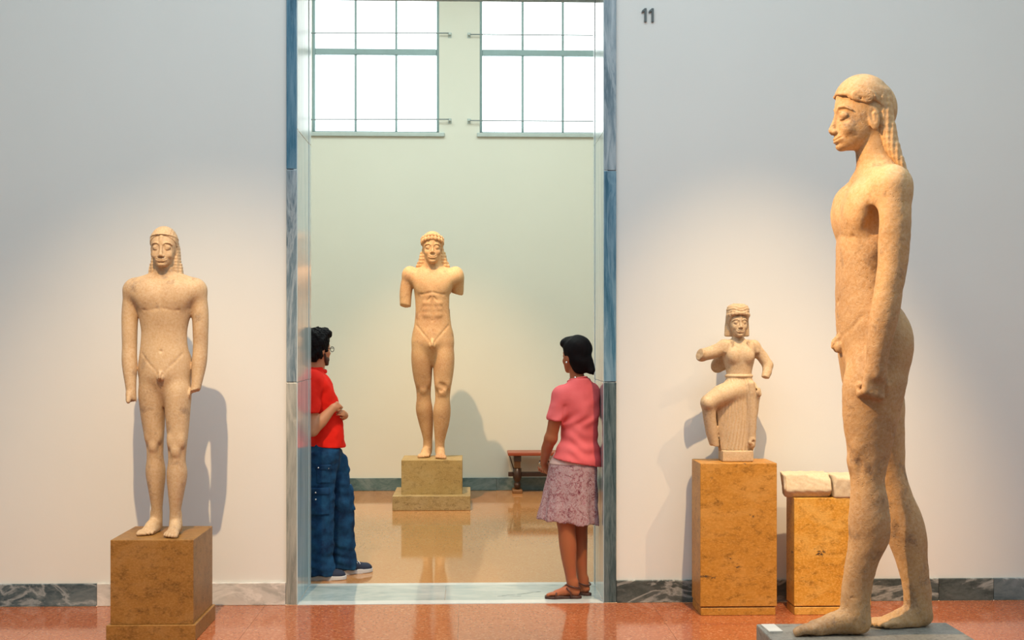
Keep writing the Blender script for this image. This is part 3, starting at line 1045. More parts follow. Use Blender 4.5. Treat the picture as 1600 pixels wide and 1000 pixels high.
def torso_detail(S, T, zs, w, d=1.0, abs_rows=2, g=1.0):
    """chest, belly and back modelling; zs: dict of landmark heights; w: half chest width; T: torso stations"""
    a = np.array(sorted(T), float)

    def fr(x, z, off=0.0):
        cx, cy, rx, ry = (float(hermite(a[:, 0], a[:, i], np.array([z]))[0]) for i in range(1, 5))
        u = min(0.97, abs(x - cx) / rx)
        return cy - ry * math.sqrt(1 - u * u) - off

    def groove(pts, k, op='sub'):
        r = 0.004 * d
        S.chain([(p[0], p[1] - r, p[2]) for p in pts], [r] * len(pts), k * d, op)

    for s in (-1, 1):
        zp = zs['pec']
        S.ell((s * w * 0.48, fr(s * w * 0.48, zp) + 0.036 * d, zp + 0.012 * d), (w * 0.50, 0.046 * d, 0.085 * d), 0.035 * d)
        groove([(s * w * 0.05, fr(0, zp), zp - 0.066 * d), (s * w * 0.45, fr(s * w * 0.45, zp) - 0.004 * d, zp - 0.080 * d), (s * w * 0.62, fr(s * w * 0.62, zp) + 0.004 * d, zp - 0.078 * d)], 0.020 * g)
        S.ell((s * w * 0.52, fr(s * w * 0.52, zp) - 0.008 * d, zp - 0.03 * d), (0.006 * d, 0.005 * d, 0.006 * d), 0.006)
        zn = zs['neck']
        S.chain([(s * 0.02 * d, fr(0, zn - 0.05 * d) + 0.016, zn - 0.04 * d), (s * w * 0.6, fr(s * w * 0.6, zn - 0.04 * d) + 0.020, zn - 0.03 * d)], [0.009 * d] * 2, 0.03 * d)
        zr = zs['rib']
        if abs_rows:
            groove([(s * 0.012 * d, fr(0, zr), zr + 0.045 * d), (s * w * 0.42, fr(s * w * 0.42, zr), zr - 0.01 * d), (s * w * 0.70, fr(s * w * 0.70, zr - 0.06 * d), zr - 0.075 * d)], 0.016 * g)
        zh, zc = zs['hip'], zs['crotch']
        xh = zs['hipw']
        groove([(s * xh * 0.80, fr(s * xh * 0.80, zh), zh + 0.0 * d), (s * xh * 0.60, fr(s * xh * 0.60, zh - 0.03), zh - 0.035 * d), (s * xh * 0.33, fr(s * xh * 0.33, (zh + zc) / 2) - 0.001, zh * 0.42 + zc * 0.58), (s * xh * 0.14, fr(0, zc + 0.02) - 0.001, zc + 0.028 * d)], 0.018 * g)
        zb = zs.get('seat', zs['crotch'] + 0.03 * d)
        cyb = float(hermite(a[:, 0], a[:, 2], np.array([zb]))[0])
        ryb = float(hermite(a[:, 0], a[:, 4], np.array([zb]))[0])
        S.ell((s * xh * 0.50, cyb + ryb * 0.42, zb + 0.03 * d), (xh * 0.50, ryb * 0.62, 0.105 * d), 0.03 * d)
        if abs_rows:
            zt, zb2 = zs['rib'] + 0.02 * d, zs['navel'] + 0.02 * d
            for i in range(abs_rows):
                zz = zt + (zb2 - zt) * (i + 0.5) / abs_rows
                S.ell((s * 0.036 * d, fr(0.036 * d, zz) + 0.0165 * d, zz), (0.032 * d, 0.020 * d, 0.5 * abs(zt - zb2) / abs_rows), 0.02 * d)
    groove([(0, fr(0, zs['pec']) - 0.004 * d, zs['pec'] + 0.06 * d), (0, fr(0, zs['pec']) - 0.004 * d, zs['pec'] - 0.05 * d)], 0.018 * g)
    if abs_rows:
        groove([(0, fr(0, zs['rib']), zs['rib'] + 0.03 * d), (0, fr(0, zs['navel']), zs['navel'])], 0.014 * g)
    S.ell((0, fr(0, zs['navel']) - 0.003 * d, zs['navel']), (0.009 * d, 0.009 * d, 0.009 * d), 0.007 * d, 'sub')
    # genitals
    zc = zs['crotch']
    y0 = fr(0, zc + 0.03 * d)
    e = d * zs.get('size', 1.0)
    for s in (-1, 1):
        S.ell((s * 0.012 * e, y0 - 0.002 * e, zc - 0.006 * e), (0.018 * e, 0.021 * e, 0.025 * e), 0.006 * e)
    S.chain([(0, y0 + 0.002, zc + 0.035 * e), (0, y0 - 0.020 * e, zc + 0.016 * e), (0, y0 - 0.026 * e, zc - 0.006 * e)], [0.016 * e, 0.0125 * e, 0.009 * e], 0.007 * e)
    # spine
    yb = [float(hermite(a[:, 0], a[:, 2], np.array([z]))[0] + hermite(a[:, 0], a[:, 4], np.array([z]))[0]) for z in (zs['navel'], zs['pec'])]
    S.cap((0, yb[0] + 0.004, zs['navel'] - 0.04), (0, yb[1] + 0.004, zs['pec'] + 0.05), 0.01 * d, 0.01 * d, 0.03 * d, 'sub')


def leg_detail(S, kx, ky, kz, rx, ry, d=1.0, g=1.0):
    """knee cap with the two swellings above it and the shin"""
    S.ell((kx, ky - ry * 0.68, kz), (rx * 0.46, ry * 0.38, 0.034 * d), 0.016 * d)
    for s in (-1, 1):
        S.ell((kx + s * rx * 0.55, ky - ry * 0.58, kz + 0.055 * d), (rx * 0.38, ry * 0.38, 0.042 * d), 0.018 * d)
        S.ell((kx + s * rx * 0.80, ky - ry * 0.72, kz - 0.020 * d), (rx * 0.16, ry * 0.2, 0.03 * d), 0.018 * d * g, 'sub')
    S.cap((kx - rx * 0.36, ky - ry * 1.10, kz - 0.042 * d), (kx + rx * 0.36, ky - ry * 1.10, kz - 0.042 * d), 0.005 * d, 0.005 * d, 0.014 * d * g, 'sub')


ZL = [(0.0, 0.0), (0.165, 0.20), (0.25, 0.32), (0.48, 0.50), (0.58, 0.60), (1.0, 1.0)]
ZB = [(0.0, 0.0), (0.135, 0.20), (0.235, 0.32), (0.45, 0.50), (0.56, 0.60), (1.0, 1.0)]

# ------------------------------------------------------------------ statue 1: slim striding youth left of the doorway
def statue_left():
    root = thing('kouros_statue', 'pale marble statue of a nude youth with missing hands, left of the doorway', 'statue', (-1.702, -0.62, 0.542))
    S = Sdf((-0.27, -0.32, -0.012), (0.27, 0.20, 1.74), 0.0058, fx=[(-0.085, 0.085, 0.003)], fy=[(-0.13, -0.05, 0.0034)], fz=[(1.47, 1.72, 0.0032)])
    T = [(0.71, 0.0, 0.01, 0.07, 0.03), (0.80, 0.0, 0.01, 0.125, 0.082), (0.865, 0.0, 0.012, 0.142, 0.108), (0.954, 0.0, 0.008, 0.142, 0.100), (1.06, -0.003, 0.0, 0.128, 0.082), (1.114, -0.002, 0, 0.126, 0.082),
         (1.242, 0.0, 0, 0.150, 0.098), (1.317, 0.0, 0.004, 0.165, 0.102), (1.375, 0, 0.014, 0.172, 0.085), (1.41, 0, 0.020, 0.155, 0.068), (1.435, 0, 0.024, 0.118, 0.054), (1.455, 0, 0.026, 0.07, 0.048)]
    S.loft(T, 0.02, n=2.0)
    # legs
    S.loft([(0.05, -0.056, 0.060, 0.026, 0.032), (0.10, -0.056, 0.058, 0.028, 0.034), (0.16, -0.057, 0.057, 0.033, 0.044), (0.224, -0.058, 0.053, 0.041, 0.054), (0.345, -0.060, 0.043, 0.054, 0.062), (0.42, -0.060, 0.034, 0.045, 0.054),
            (0.4875, -0.060, 0.026, 0.047, 0.056), (0.56, -0.064, 0.022, 0.056, 0.066), (0.687, -0.070, 0.020, 0.069, 0.082), (0.80, -0.071, 0.018, 0.074, 0.09), (0.88, -0.07, 0.015, 0.06, 0.08)], 0.018)
    S.loft([(0.05, 0.063, -0.024, 0.026, 0.032), (0.10, 0.064, -0.024, 0.028, 0.034), (0.16, 0.066, -0.022, 0.034, 0.045), (0.224, 0.069, -0.022, 0.043, 0.055), (0.335, 0.074, -0.024, 0.056, 0.062), (0.41, 0.076, -0.032, 0.047, 0.054),
            (0.465, 0.078, -0.036, 0.050, 0.056), (0.55, 0.079, -0.030, 0.057, 0.066), (0.687, 0.076, -0.016, 0.069, 0.082), (0.80, 0.073, -0.004, 0.074, 0.09), (0.88, 0.07, 0.01, 0.06, 0.08)], 0.018)
    foot(S, (-0.058, 0.112, 0.0), -8, 0.245, 0.10, 1)
    foot(S, (0.064, 0.028, 0.0), 4, 0.245, 0.10, -1)
    # the gap between the thighs
    S.cap((0.004, -0.12, 0.80), (0.008, -0.13, 0.30), 0.004, 0.016, 0.03, 'sub')
    leg_detail(S, -0.060, 0.026, 0.485, 0.048, 0.056)
    leg_detail(S, 0.078, -0.036, 0.462, 0.051, 0.056)
    torso_detail(S, T, dict(pec=1.315, neck=1.425, rib=1.16, hip=1.0, hipw=0.142, navel=1.012, crotch=0.870, size=0.70), 0.155, 1.0, 0, 0.5)
    # shoulders and arms hanging at the sides
    for s, el, wr, end in ((-1, (-0.196, 0.012, 1.04), (-0.178, -0.03, 0.80), (-0.176, -0.035, 0.735)), (1, (0.196, 0.012, 1.04), (0.182, -0.03, 0.82), (0.176, -0.04, 0.775))):
        S.ell((s * 0.172, 0.012, 1.350), (0.058, 0.064, 0.068), 0.055)
        S.limb([(s * 0.182, 0.012, 1.35), (s * 0.194, 0.014, 1.22), (s * 0.196, 0.012, 1.12), el, (el[0] - s * 0.003, -0.006, 0.94), wr, end], [0.046, 0.046, 0.043, 0.041, 0.040, 0.028, 0.029], 0.02)
    S.cut((-0.176, -0.035, 0.735), (0.15, -0.25, -1), 0.004, 0.002, ((-0.27, -0.2, 0.68), (-0.150, 0.1, 0.82)))
    S.cut((0.176, -0.04, 0.79), (0.3, -0.3, -1), 0.004, 0.002, ((0.156, -0.2, 0.70), (0.27, 0.1, 0.86)))
    S.chain([(-0.183, -0.05, 0.775), (-0.180, -0.075, 0.735)], [0.017, 0.012], 0.012)
    # neck and head
    S.cap((0, 0.022, 1.42), (-0.0, 0.004, 1.53), 0.060, 0.056, 0.025)
    head(S, (-0.002, -0.012, 1.479), 0.222, 3, 0, 0, face_w=0.93, smile=0.035, eye=1.05, zmap=ZL)
    S.cut((0, 0, 0), (0, 0, -1))
    S.mesh('figure', M['st_left'], root)
    # hair: smooth cap with a fillet, beaded locks falling behind the ears
    Hh = Sdf((-0.13, -0.14, 1.38), (0.13, 0.16, 1.745), 0.0032)
    Hh.fr = Frame((-0.002, -0.012, 1.479), 3, 0, 0, 0.222)
    Hh.ell((0, 0.075, 0.63), (0.345, 0.411, 0.400), 0.02)
    Hh.fr = None
    Hh.cut((0, -0.085, 1.652), (0, -0.60, -0.80), 0.006)
    Hh.loft([(1.395, 0, 0.035, 0.100, 0.045), (1.43, 0, 0.035, 0.098, 0.052), (1.50, 0, 0.035, 0.086, 0.060), (1.57, 0, 0.04, 0.078, 0.06), (1.62, 0, 0.04, 0.068, 0.05)], 0.012, n=2.4)
    Hh.displace(lambda x, y, z: np.where(z < 1.60, 0.0010 * np.cos(2 * np.pi * z / 0.0175) + 0.0024 * np.cos(2 * np.pi * x / 0.020), 0.0008 * np.cos(2 * np.pi * x / 0.012)), 0.02)
    ring = []
    for i in range(29):
        t = math.radians(-125 + 250 * i / 28)
        ring.append((-0.002 + 0.0735 * math.sin(t), 0.006 - 0.0915 * math.cos(t), 1.657 - 0.020 * (1 - math.cos(t))))
    Hh.chain(ring, [0.0034] * 29, 0.005)
    Hh.mesh('hair', M['st_left'], root)
    return root


# ------------------------------------------------------------------ statue 2: broad youth in the far room, arms broken off
def statue_far():
    root = thing('kouros_statue', 'golden marble statue of a nude youth with broken arms, in the far room', 'statue', (-0.367, 4.69, 0.467))
    S = Sdf((-0.36, -0.40, -0.012), (0.36, 0.27, 2.26), 0.0080, fx=[(-0.11, 0.11, 0.005)], fy=[(-0.17, -0.06, 0.005)], fz=[(1.88, 2.24, 0.005)])
    T = [(0.90, 0, 0.01, 0.09, 0.04), (1.02, 0, 0.005, 0.178, 0.105), (1.108, 0, 0.012, 0.207, 0.145), (1.20, 0, 0.01, 0.198, 0.14), (1.283, 0, 0.004, 0.182, 0.12), (1.413, 0, 0, 0.168, 0.112), (1.52, 0, 0, 0.170, 0.118),
         (1.625, 0, 0, 0.182, 0.13), (1.70, 0, 0.006, 0.19, 0.128), (1.78, 0, 0.02, 0.205, 0.105), (1.825, 0, 0.028, 0.18, 0.085), (1.855, 0, 0.03, 0.13, 0.07), (1.88, 0, 0.03, 0.085, 0.06)]
    S.loft(T, 0.03)
    S.loft([(0.06, -0.050, 0.152, 0.040, 0.045), (0.15, -0.052, 0.148, 0.044, 0.05), (0.22, -0.058, 0.142, 0.054, 0.066), (0.33, -0.070, 0.128, 0.072, 0.08), (0.47, -0.086, 0.100, 0.083, 0.09), (0.58, -0.090, 0.074, 0.070, 0.076),
            (0.665, -0.092, 0.056, 0.073, 0.08), (0.76, -0.098, 0.042, 0.088, 0.094), (0.878, -0.104, 0.030, 0.100, 0.112), (1.02, -0.105, 0.02, 0.104, 0.12), (1.14, -0.10, 0.015, 0.09, 0.11)], 0.022)
    S.loft([(0.06, 0.066, 0.030, 0.042, 0.045), (0.15, 0.068, 0.028, 0.047, 0.05), (0.22, 0.074, 0.026, 0.058, 0.066), (0.33, 0.084, 0.014, 0.076, 0.08), (0.46, 0.090, 0.0, 0.085, 0.09), (0.57, 0.096, -0.018, 0.072, 0.076),
            (0.645, 0.098, -0.026, 0.075, 0.08), (0.76, 0.102, -0.024, 0.090, 0.094), (0.878, 0.106, -0.014, 0.102, 0.112), (1.02, 0.105, 0.0, 0.104, 0.12), (1.14, 0.10, 0.01, 0.09, 0.11)], 0.022)
    foot(S, (-0.048, 0.225, 0), -10, 0.31, 0.14, 1)
    foot(S, (0.064, 0.105, 0), 5, 0.31, 0.14, -1)
    S.cap((0.002, -0.155, 1.02), (0.003, -0.15, 0.35), 0.004, 0.017, 0.03, 'sub')
    leg_detail(S, -0.092, 0.056, 0.665, 0.073, 0.08, 1.4)
    leg_detail(S, 0.098, -0.026, 0.645, 0.075, 0.08, 1.4)
    # chipped left knee
    S.ell((0.10, -0.112, 0.70), (0.05, 0.012, 0.03), 0.012, 'sub', rot=(0, 30, 0))
    S.ell((0.075, -0.112, 0.66), (0.03, 0.012, 0.02), 0.01, 'sub')
    torso_detail(S, T, dict(pec=1.69, neck=1.85, rib=1.50, hip=1.29, hipw=0.198, navel=1.335, crotch=1.10, size=0.9), 0.185, 1.3, 3, 0.65)
    # left stump hangs, right stump points back
    S.ell((-0.222, 0.02, 1.775), (0.080, 0.085, 0.092), 0.07)
    S.limb([(-0.230, 0.02, 1.77), (-0.262, 0.03, 1.62), (-0.268, 0.035, 1.44)], [0.066, 0.061, 0.052], 0.012)
    S.cut((-0.265, 0.03, 1.475), (-0.12, -0.25, -1), 0.005, 0.003, ((-0.36, -0.15, 1.35), (-0.185, 0.2, 1.60)))
    S.ell((0.222, 0.02, 1.770), (0.082, 0.088, 0.095), 0.07)
    S.chain([(0.238, 0.03, 1.75), (0.240, 0.09, 1.63), (0.230, 0.12, 1.56)], [0.068, 0.062, 0.06], 0.012)
    S.cut((0.225, 0.09, 1.60), (-0.25, 0.15, -1), 0.005, 0.003, ((0.165, -0.1, 1.45), (0.36, 0.27, 1.68)))
    S.cap((0, 0.03, 1.82), (0, 0.008, 1.97), 0.088, 0.083, 0.035)
    head(S, (-0.003, -0.015, 1.892), 0.30, 2, 0, 0, face_w=0.93, smile=0.03, eye=1.0, ears=False)
    S.ell((0.0, -0.155, 1.975), (0.05, 0.02, 0.012), 0.015, 'sub')
    S.cut((0, 0, 0), (0, 0, -1))
    S.mesh('figure', M['st_mid'], root)
    Hh = Sdf((-0.21, -0.18, 1.80), (0.21, 0.24, 2.27), 0.0055)
    Hh.fr = Frame((-0.003, -0.015, 1.892), 2, 0, 0, 0.30)
    Hh.ell((0, 0.08, 0.66), (0.35, 0.43, 0.39), 0.02)
    Hh.fr = None
    Hh.cut((0, -0.09, 2.115), (0, -0.70, -0.65), 0.006)
    Hh.loft([(1.80, 0, 0.075, 0.168, 0.05), (1.86, 0, 0.07, 0.164, 0.056), (1.95, 0, 0.06, 0.135, 0.065), (2.04, 0, 0.06, 0.108, 0.07), (2.12, 0, 0.06, 0.09, 0.07)], 0.015, n=2.4)
    Hh.displace(lambda x, y, z: np.where(z < 2.09, 0.0026 * np.cos(2 * np.pi * z / 0.032) + 0.004 * np.cos(2 * np.pi * x / 0.036), 0.002 * np.cos(2 * np.pi * x / 0.02)), 0.03)
    for i in range(11):
        t = math.radians(-100 + 20 * i)
        p = (-0.003 + 0.100 * math.sin(t), -0.018 - 0.098 * math.cos(t), 2.118 + 0.012 * math.cos(t) - 0.028 * (1 - math.cos(t)))
        Hh.ell(p, (0.0185, 0.017, 0.022), 0.006)
        Hh.ell((p[0], p[1] + 0.012, p[2] + 0.032), (0.017, 0.016, 0.018), 0.006)
        Hh.ell((p[0] * 1.16, p[1] * 1.16 - 0.004, p[2]), (0.006, 0.006, 0.007), 0.004, 'sub')
    Hh.mesh('hair', M['st_mid'], root)
    return root


# ------------------------------------------------------------------ statue 3: the large youth seen from its left side
def statue_big():
    root = thing('kouros_statue', 'large weathered marble statue of a striding nude youth seen in profile', 'statue', (1.565, -2.78, 0.469))
    root.rotation_euler = (0, 0, -math.pi / 2)
    S = Sdf((-0.33, -0.34, -0.012), (0.34, 0.33, 2.24), 0.0066, fx=[(-0.12, 0.12, 0.0042), (0.16, 0.27, 0.0045)], fy=[(-0.34, -0.20, 0.0045), (-0.16, 0.05, 0.0038)], fz=[(-0.012, 0.06, 0.0042), (0.87, 1.04, 0.0045), (1.86, 2.22, 0.0034)])
    t2 = [(0.90, -0.03, 0.06, 0.08), (1.02, -0.078, 0.130, 0.165), (1.08, -0.096, 0.148, 0.186), (1.143, -0.104, 0.150, 0.188), (1.21, -0.108, 0.135, 0.182), (1.278, -0.110, 0.118, 0.170), (1.40, -0.110, 0.092, 0.158),
          (1.50, -0.108, 0.100, 0.168), (1.56, -0.104, 0.110, 0.180), (1.625, -0.108, 0.125, 0.196), (1.70, -0.086, 0.135, 0.205), (1.765, -0.052, 0.135, 0.19), (1.82, -0.022, 0.125, 0.13), (1.85, 0.0, 0.115, 0.085)]
    T = [(z, 0, (f + b) / 2, rx, (b - f) / 2) for z, f, b, rx in t2]
    S.loft(T, 0.03)
    # near (left) leg, set forward
    S.loft([(0.04, 0.068, -0.062, 0.044, 0.060), (0.155, 0.068, -0.058, 0.046, 0.058), (0.276, 0.074, -0.038, 0.055, 0.064), (0.37, 0.082, -0.012, 0.068, 0.078), (0.441, 0.088, -0.012, 0.073, 0.080), (0.53, 0.090, -0.014, 0.068, 0.072),
            (0.60, 0.091, -0.020, 0.062, 0.066), (0.66, 0.092, -0.018, 0.066, 0.074), (0.72, 0.094, -0.012, 0.072, 0.083), (0.802, 0.098, -0.012, 0.083, 0.101), (0.89, 0.102, -0.006, 0.092, 0.114), (1.0, 0.102, 0.008, 0.10, 0.122), (1.10, 0.096, 0.02, 0.088, 0.100), (1.18, 0.09, 0.03, 0.06, 0.065)], 0.035, endk=0.04)
    # far (right) leg, trailing
    S.loft([(0.04, -0.068, 0.236, 0.044, 0.056), (0.175, -0.068, 0.226, 0.046, 0.057), (0.252, -0.074, 0.212, 0.055, 0.063), (0.376, -0.086, 0.190, 0.073, 0.082), (0.45, -0.090, 0.173, 0.073, 0.079), (0.53, -0.090, 0.148, 0.066, 0.068),
            (0.62, -0.092, 0.122, 0.066, 0.068), (0.70, -0.095, 0.108, 0.074, 0.080), (0.80, -0.099, 0.090, 0.086, 0.098), (0.908, -0.102, 0.072, 0.096, 0.116), (1.02, -0.102, 0.048, 0.10, 0.112), (1.10, -0.095, 0.04, 0.088, 0.10), (1.18, -0.09, 0.03, 0.06, 0.065)], 0.035, endk=0.04)
    foot(S, (0.068, -0.002, 0), 0, 0.312, 0.145, -1)
    foot(S, (-0.068, 0.292, 0), 6, 0.268, 0.145, 1)
    leg_detail(S, 0.092, -0.018, 0.675, 0.066, 0.074, 1.3, 0.4)
    leg_detail(S, -0.092, 0.122, 0.64, 0.066, 0.068, 1.3, 0.4)
    torso_detail(S, T, dict(pec=1.645, neck=1.835, rib=1.46, hip=1.24, hipw=0.185, navel=1.30, crotch=1.125, seat=1.10, size=0.75), 0.19, 1.25, 0, 0.5)
    for s in (-1, 1):
        b = 0.0 if s > 0 else 0.10
        S.ell((s * 0.205, 0.040, 1.725), (0.078, 0.074, 0.092), 0.07)
        S.limb([(s * 0.225, 0.036, 1.73), (s * 0.236, 0.036, 1.60), (s * 0.236, 0.032 + b * 0.5, 1.45), (s * 0.234, 0.016 + b, 1.34), (s * 0.232, 0.000 + b, 1.24), (s * 0.222, -0.022 + b, 1.10), (s * 0.218, -0.028 + b, 1.02)], [0.062, 0.063, 0.056, 0.053, 0.053, 0.042, 0.036], 0.03)
        S.ell((s * 0.178, -0.012, 1.600), (0.030, 0.022, 0.050), 0.06, 'sub')
        fist(S, (s * 0.214, -0.030 + b, 1.035), (0.0, -0.12, -1), (s, 0.12, 0), 0.125, -s)
        # web of stone that ties hand to thigh
        S.ell((s * 0.170, -0.02 + b, 0.985), (0.045, 0.028, 0.04), 0.012)
    # fold between arm and back, armpit
    S.cap((0.20, 0.135, 1.60), (0.19, 0.135, 1.36), 0.012, 0.012, 0.03, 'sub')
    # neck and head
    S.chain([(0, 0.055, 1.80), (0, 0.038, 1.90), (0, 0.03, 1.97)], [0.083, 0.075, 0.075], 0.035)
    head(S, (0, -0.012, 1.900), 0.292, 0, 0, 0, face_w=0.92, smile=0.03, eye=1.05, ears=True, nose=1.0, zmap=ZB)
    # repaired breaks: rings round the ankles and the far knee
    S.cut((0, 0, 0), (0, 0, -1))
    for cx, cy, cz, r in ((0.068, -0.05, 0.142, 0.050), (-0.068, 0.225, 0.185, 0.052), (-0.092, 0.118, 0.655, 0.070)):
        ring = [(cx + 1.05 * r * math.cos(t), cy + 1.12 * r * math.sin(t), cz + 0.012 * math.sin(t + 1) + 0.004 * math.sin(5 * t)) for t in np.linspace(0, 2 * math.pi, 17)]
        S.chain(ring, [0.003] * 17, 0.004, 'sub')
    S.displace(lambda x, y, z: 0.0011 * (np.sin(x * 61 + z * 23) * np.sin(y * 57 + 1) * np.sin(z * 49 + 2) + 0.7 * np.sin(x * 131 + 3) * np.sin(y * 117) * np.sin(z * 125 + 1)) * (z < 1.88), 0.02)
    S.mesh('figure', M['st_big'], root)
    # hair
    Hh = Sdf((-0.15, -0.15, 1.78), (0.15, 0.20, 2.24), 0.0038)
    Hh.fr = Frame((0, -0.012, 1.900), 0, 0, 0, 0.292)
    Hh.ell((0, 0.0, 0.66), (0.345, 0.385, 0.370), 0.02)
    Hh.fr = None
    Hh.cut((0, -0.13, 2.118), (0, -0.27, -0.96), 0.006)
    Hh.loft([(1.775, 0, 0.138, 0.105, 0.020), (1.83, 0, 0.112, 0.110, 0.028), (1.90, 0, 0.082, 0.106, 0.040), (1.98, 0, 0.064, 0.096, 0.044), (2.06, 0, 0.050, 0.09, 0.048), (2.13, 0, 0.038, 0.08, 0.052)], 0.02, n=2.6)
    Hh.displace(lambda x, y, z: np.where((z < 2.10) & (y > 0.03), 0.0007 * np.cos(2 * np.pi * z / 0.026) + 0.0018 * np.cos(2 * np.pi * (x * 0.8 + y) / 0.021), 0), 0.02)
    # flat spiral curls along the brow, in front of the ear
    for s in (-1, 1):
        for cy, cz, r, ax in ((-0.060, 2.100, 0.021, 0.085), (-0.018, 2.094, 0.026, 0.096)):
            pts = []
            for i in range(24):
                t = i / 23
                a = t * 4.6 * math.pi
                rr = r * (1 - 0.85 * t)
                pts.append((s * (ax + 0.22 * rr * math.cos(a) + 0.004 * t), cy + rr * math.cos(a), cz + rr * math.sin(a)))
            Hh.chain(pts, [0.0034] * 24, 0.002)
            Hh.ell((s * (ax - 0.008), cy, cz), (0.010, r, r), 0.004)
        Hh.chain([(s * 0.035, -0.114, 2.116), (s * 0.060, -0.094, 2.110), (s * 0.078, -0.068, 2.098)], [0.006, 0.006, 0.006], 0.006)
        Hh.chain([(s * 0.066, -0.088, 2.098), (s * 0.082, -0.060, 2.086), (s * 0.094, -0.022, 2.074)], [0.004, 0.005, 0.005], 0.003)
    Hh.mesh('hair', M['st_big'], root)
    return root


def patch(S, name, mat, parent, lo, hi, off, smooth=1):
    """a piece of cloth lying on the modelled surface inside a box"""
    P = Sdf.__new__(Sdf)
    sl = []
    for ax, a, b in zip((S.x, S.y, S.z), lo, hi):
        sl.append(slice(max(0, np.searchsorted(ax, a) - 3), np.searchsorted(ax, b) + 3))
    P.x, P.y, P.z = S.x[sl[0]], S.y[sl[1]], S.z[sl[2]]
    X, Y, Z = P.x[:, None, None], P.y[None, :, None], P.z[None, None, :]
    d = np.maximum(np.maximum(np.maximum(F32(lo[0]) - X, X - F32(hi[0])), np.maximum(F32(lo[1]) - Y, Y - F32(hi[1]))), np.maximum(F32(lo[2]) - Z, Z - F32(hi[2])))
    P.f = np.maximum(S.f[tuple(sl)] - F32(off), d)
    P.fr = None
    return P.mesh(name, mat, parent, smooth)


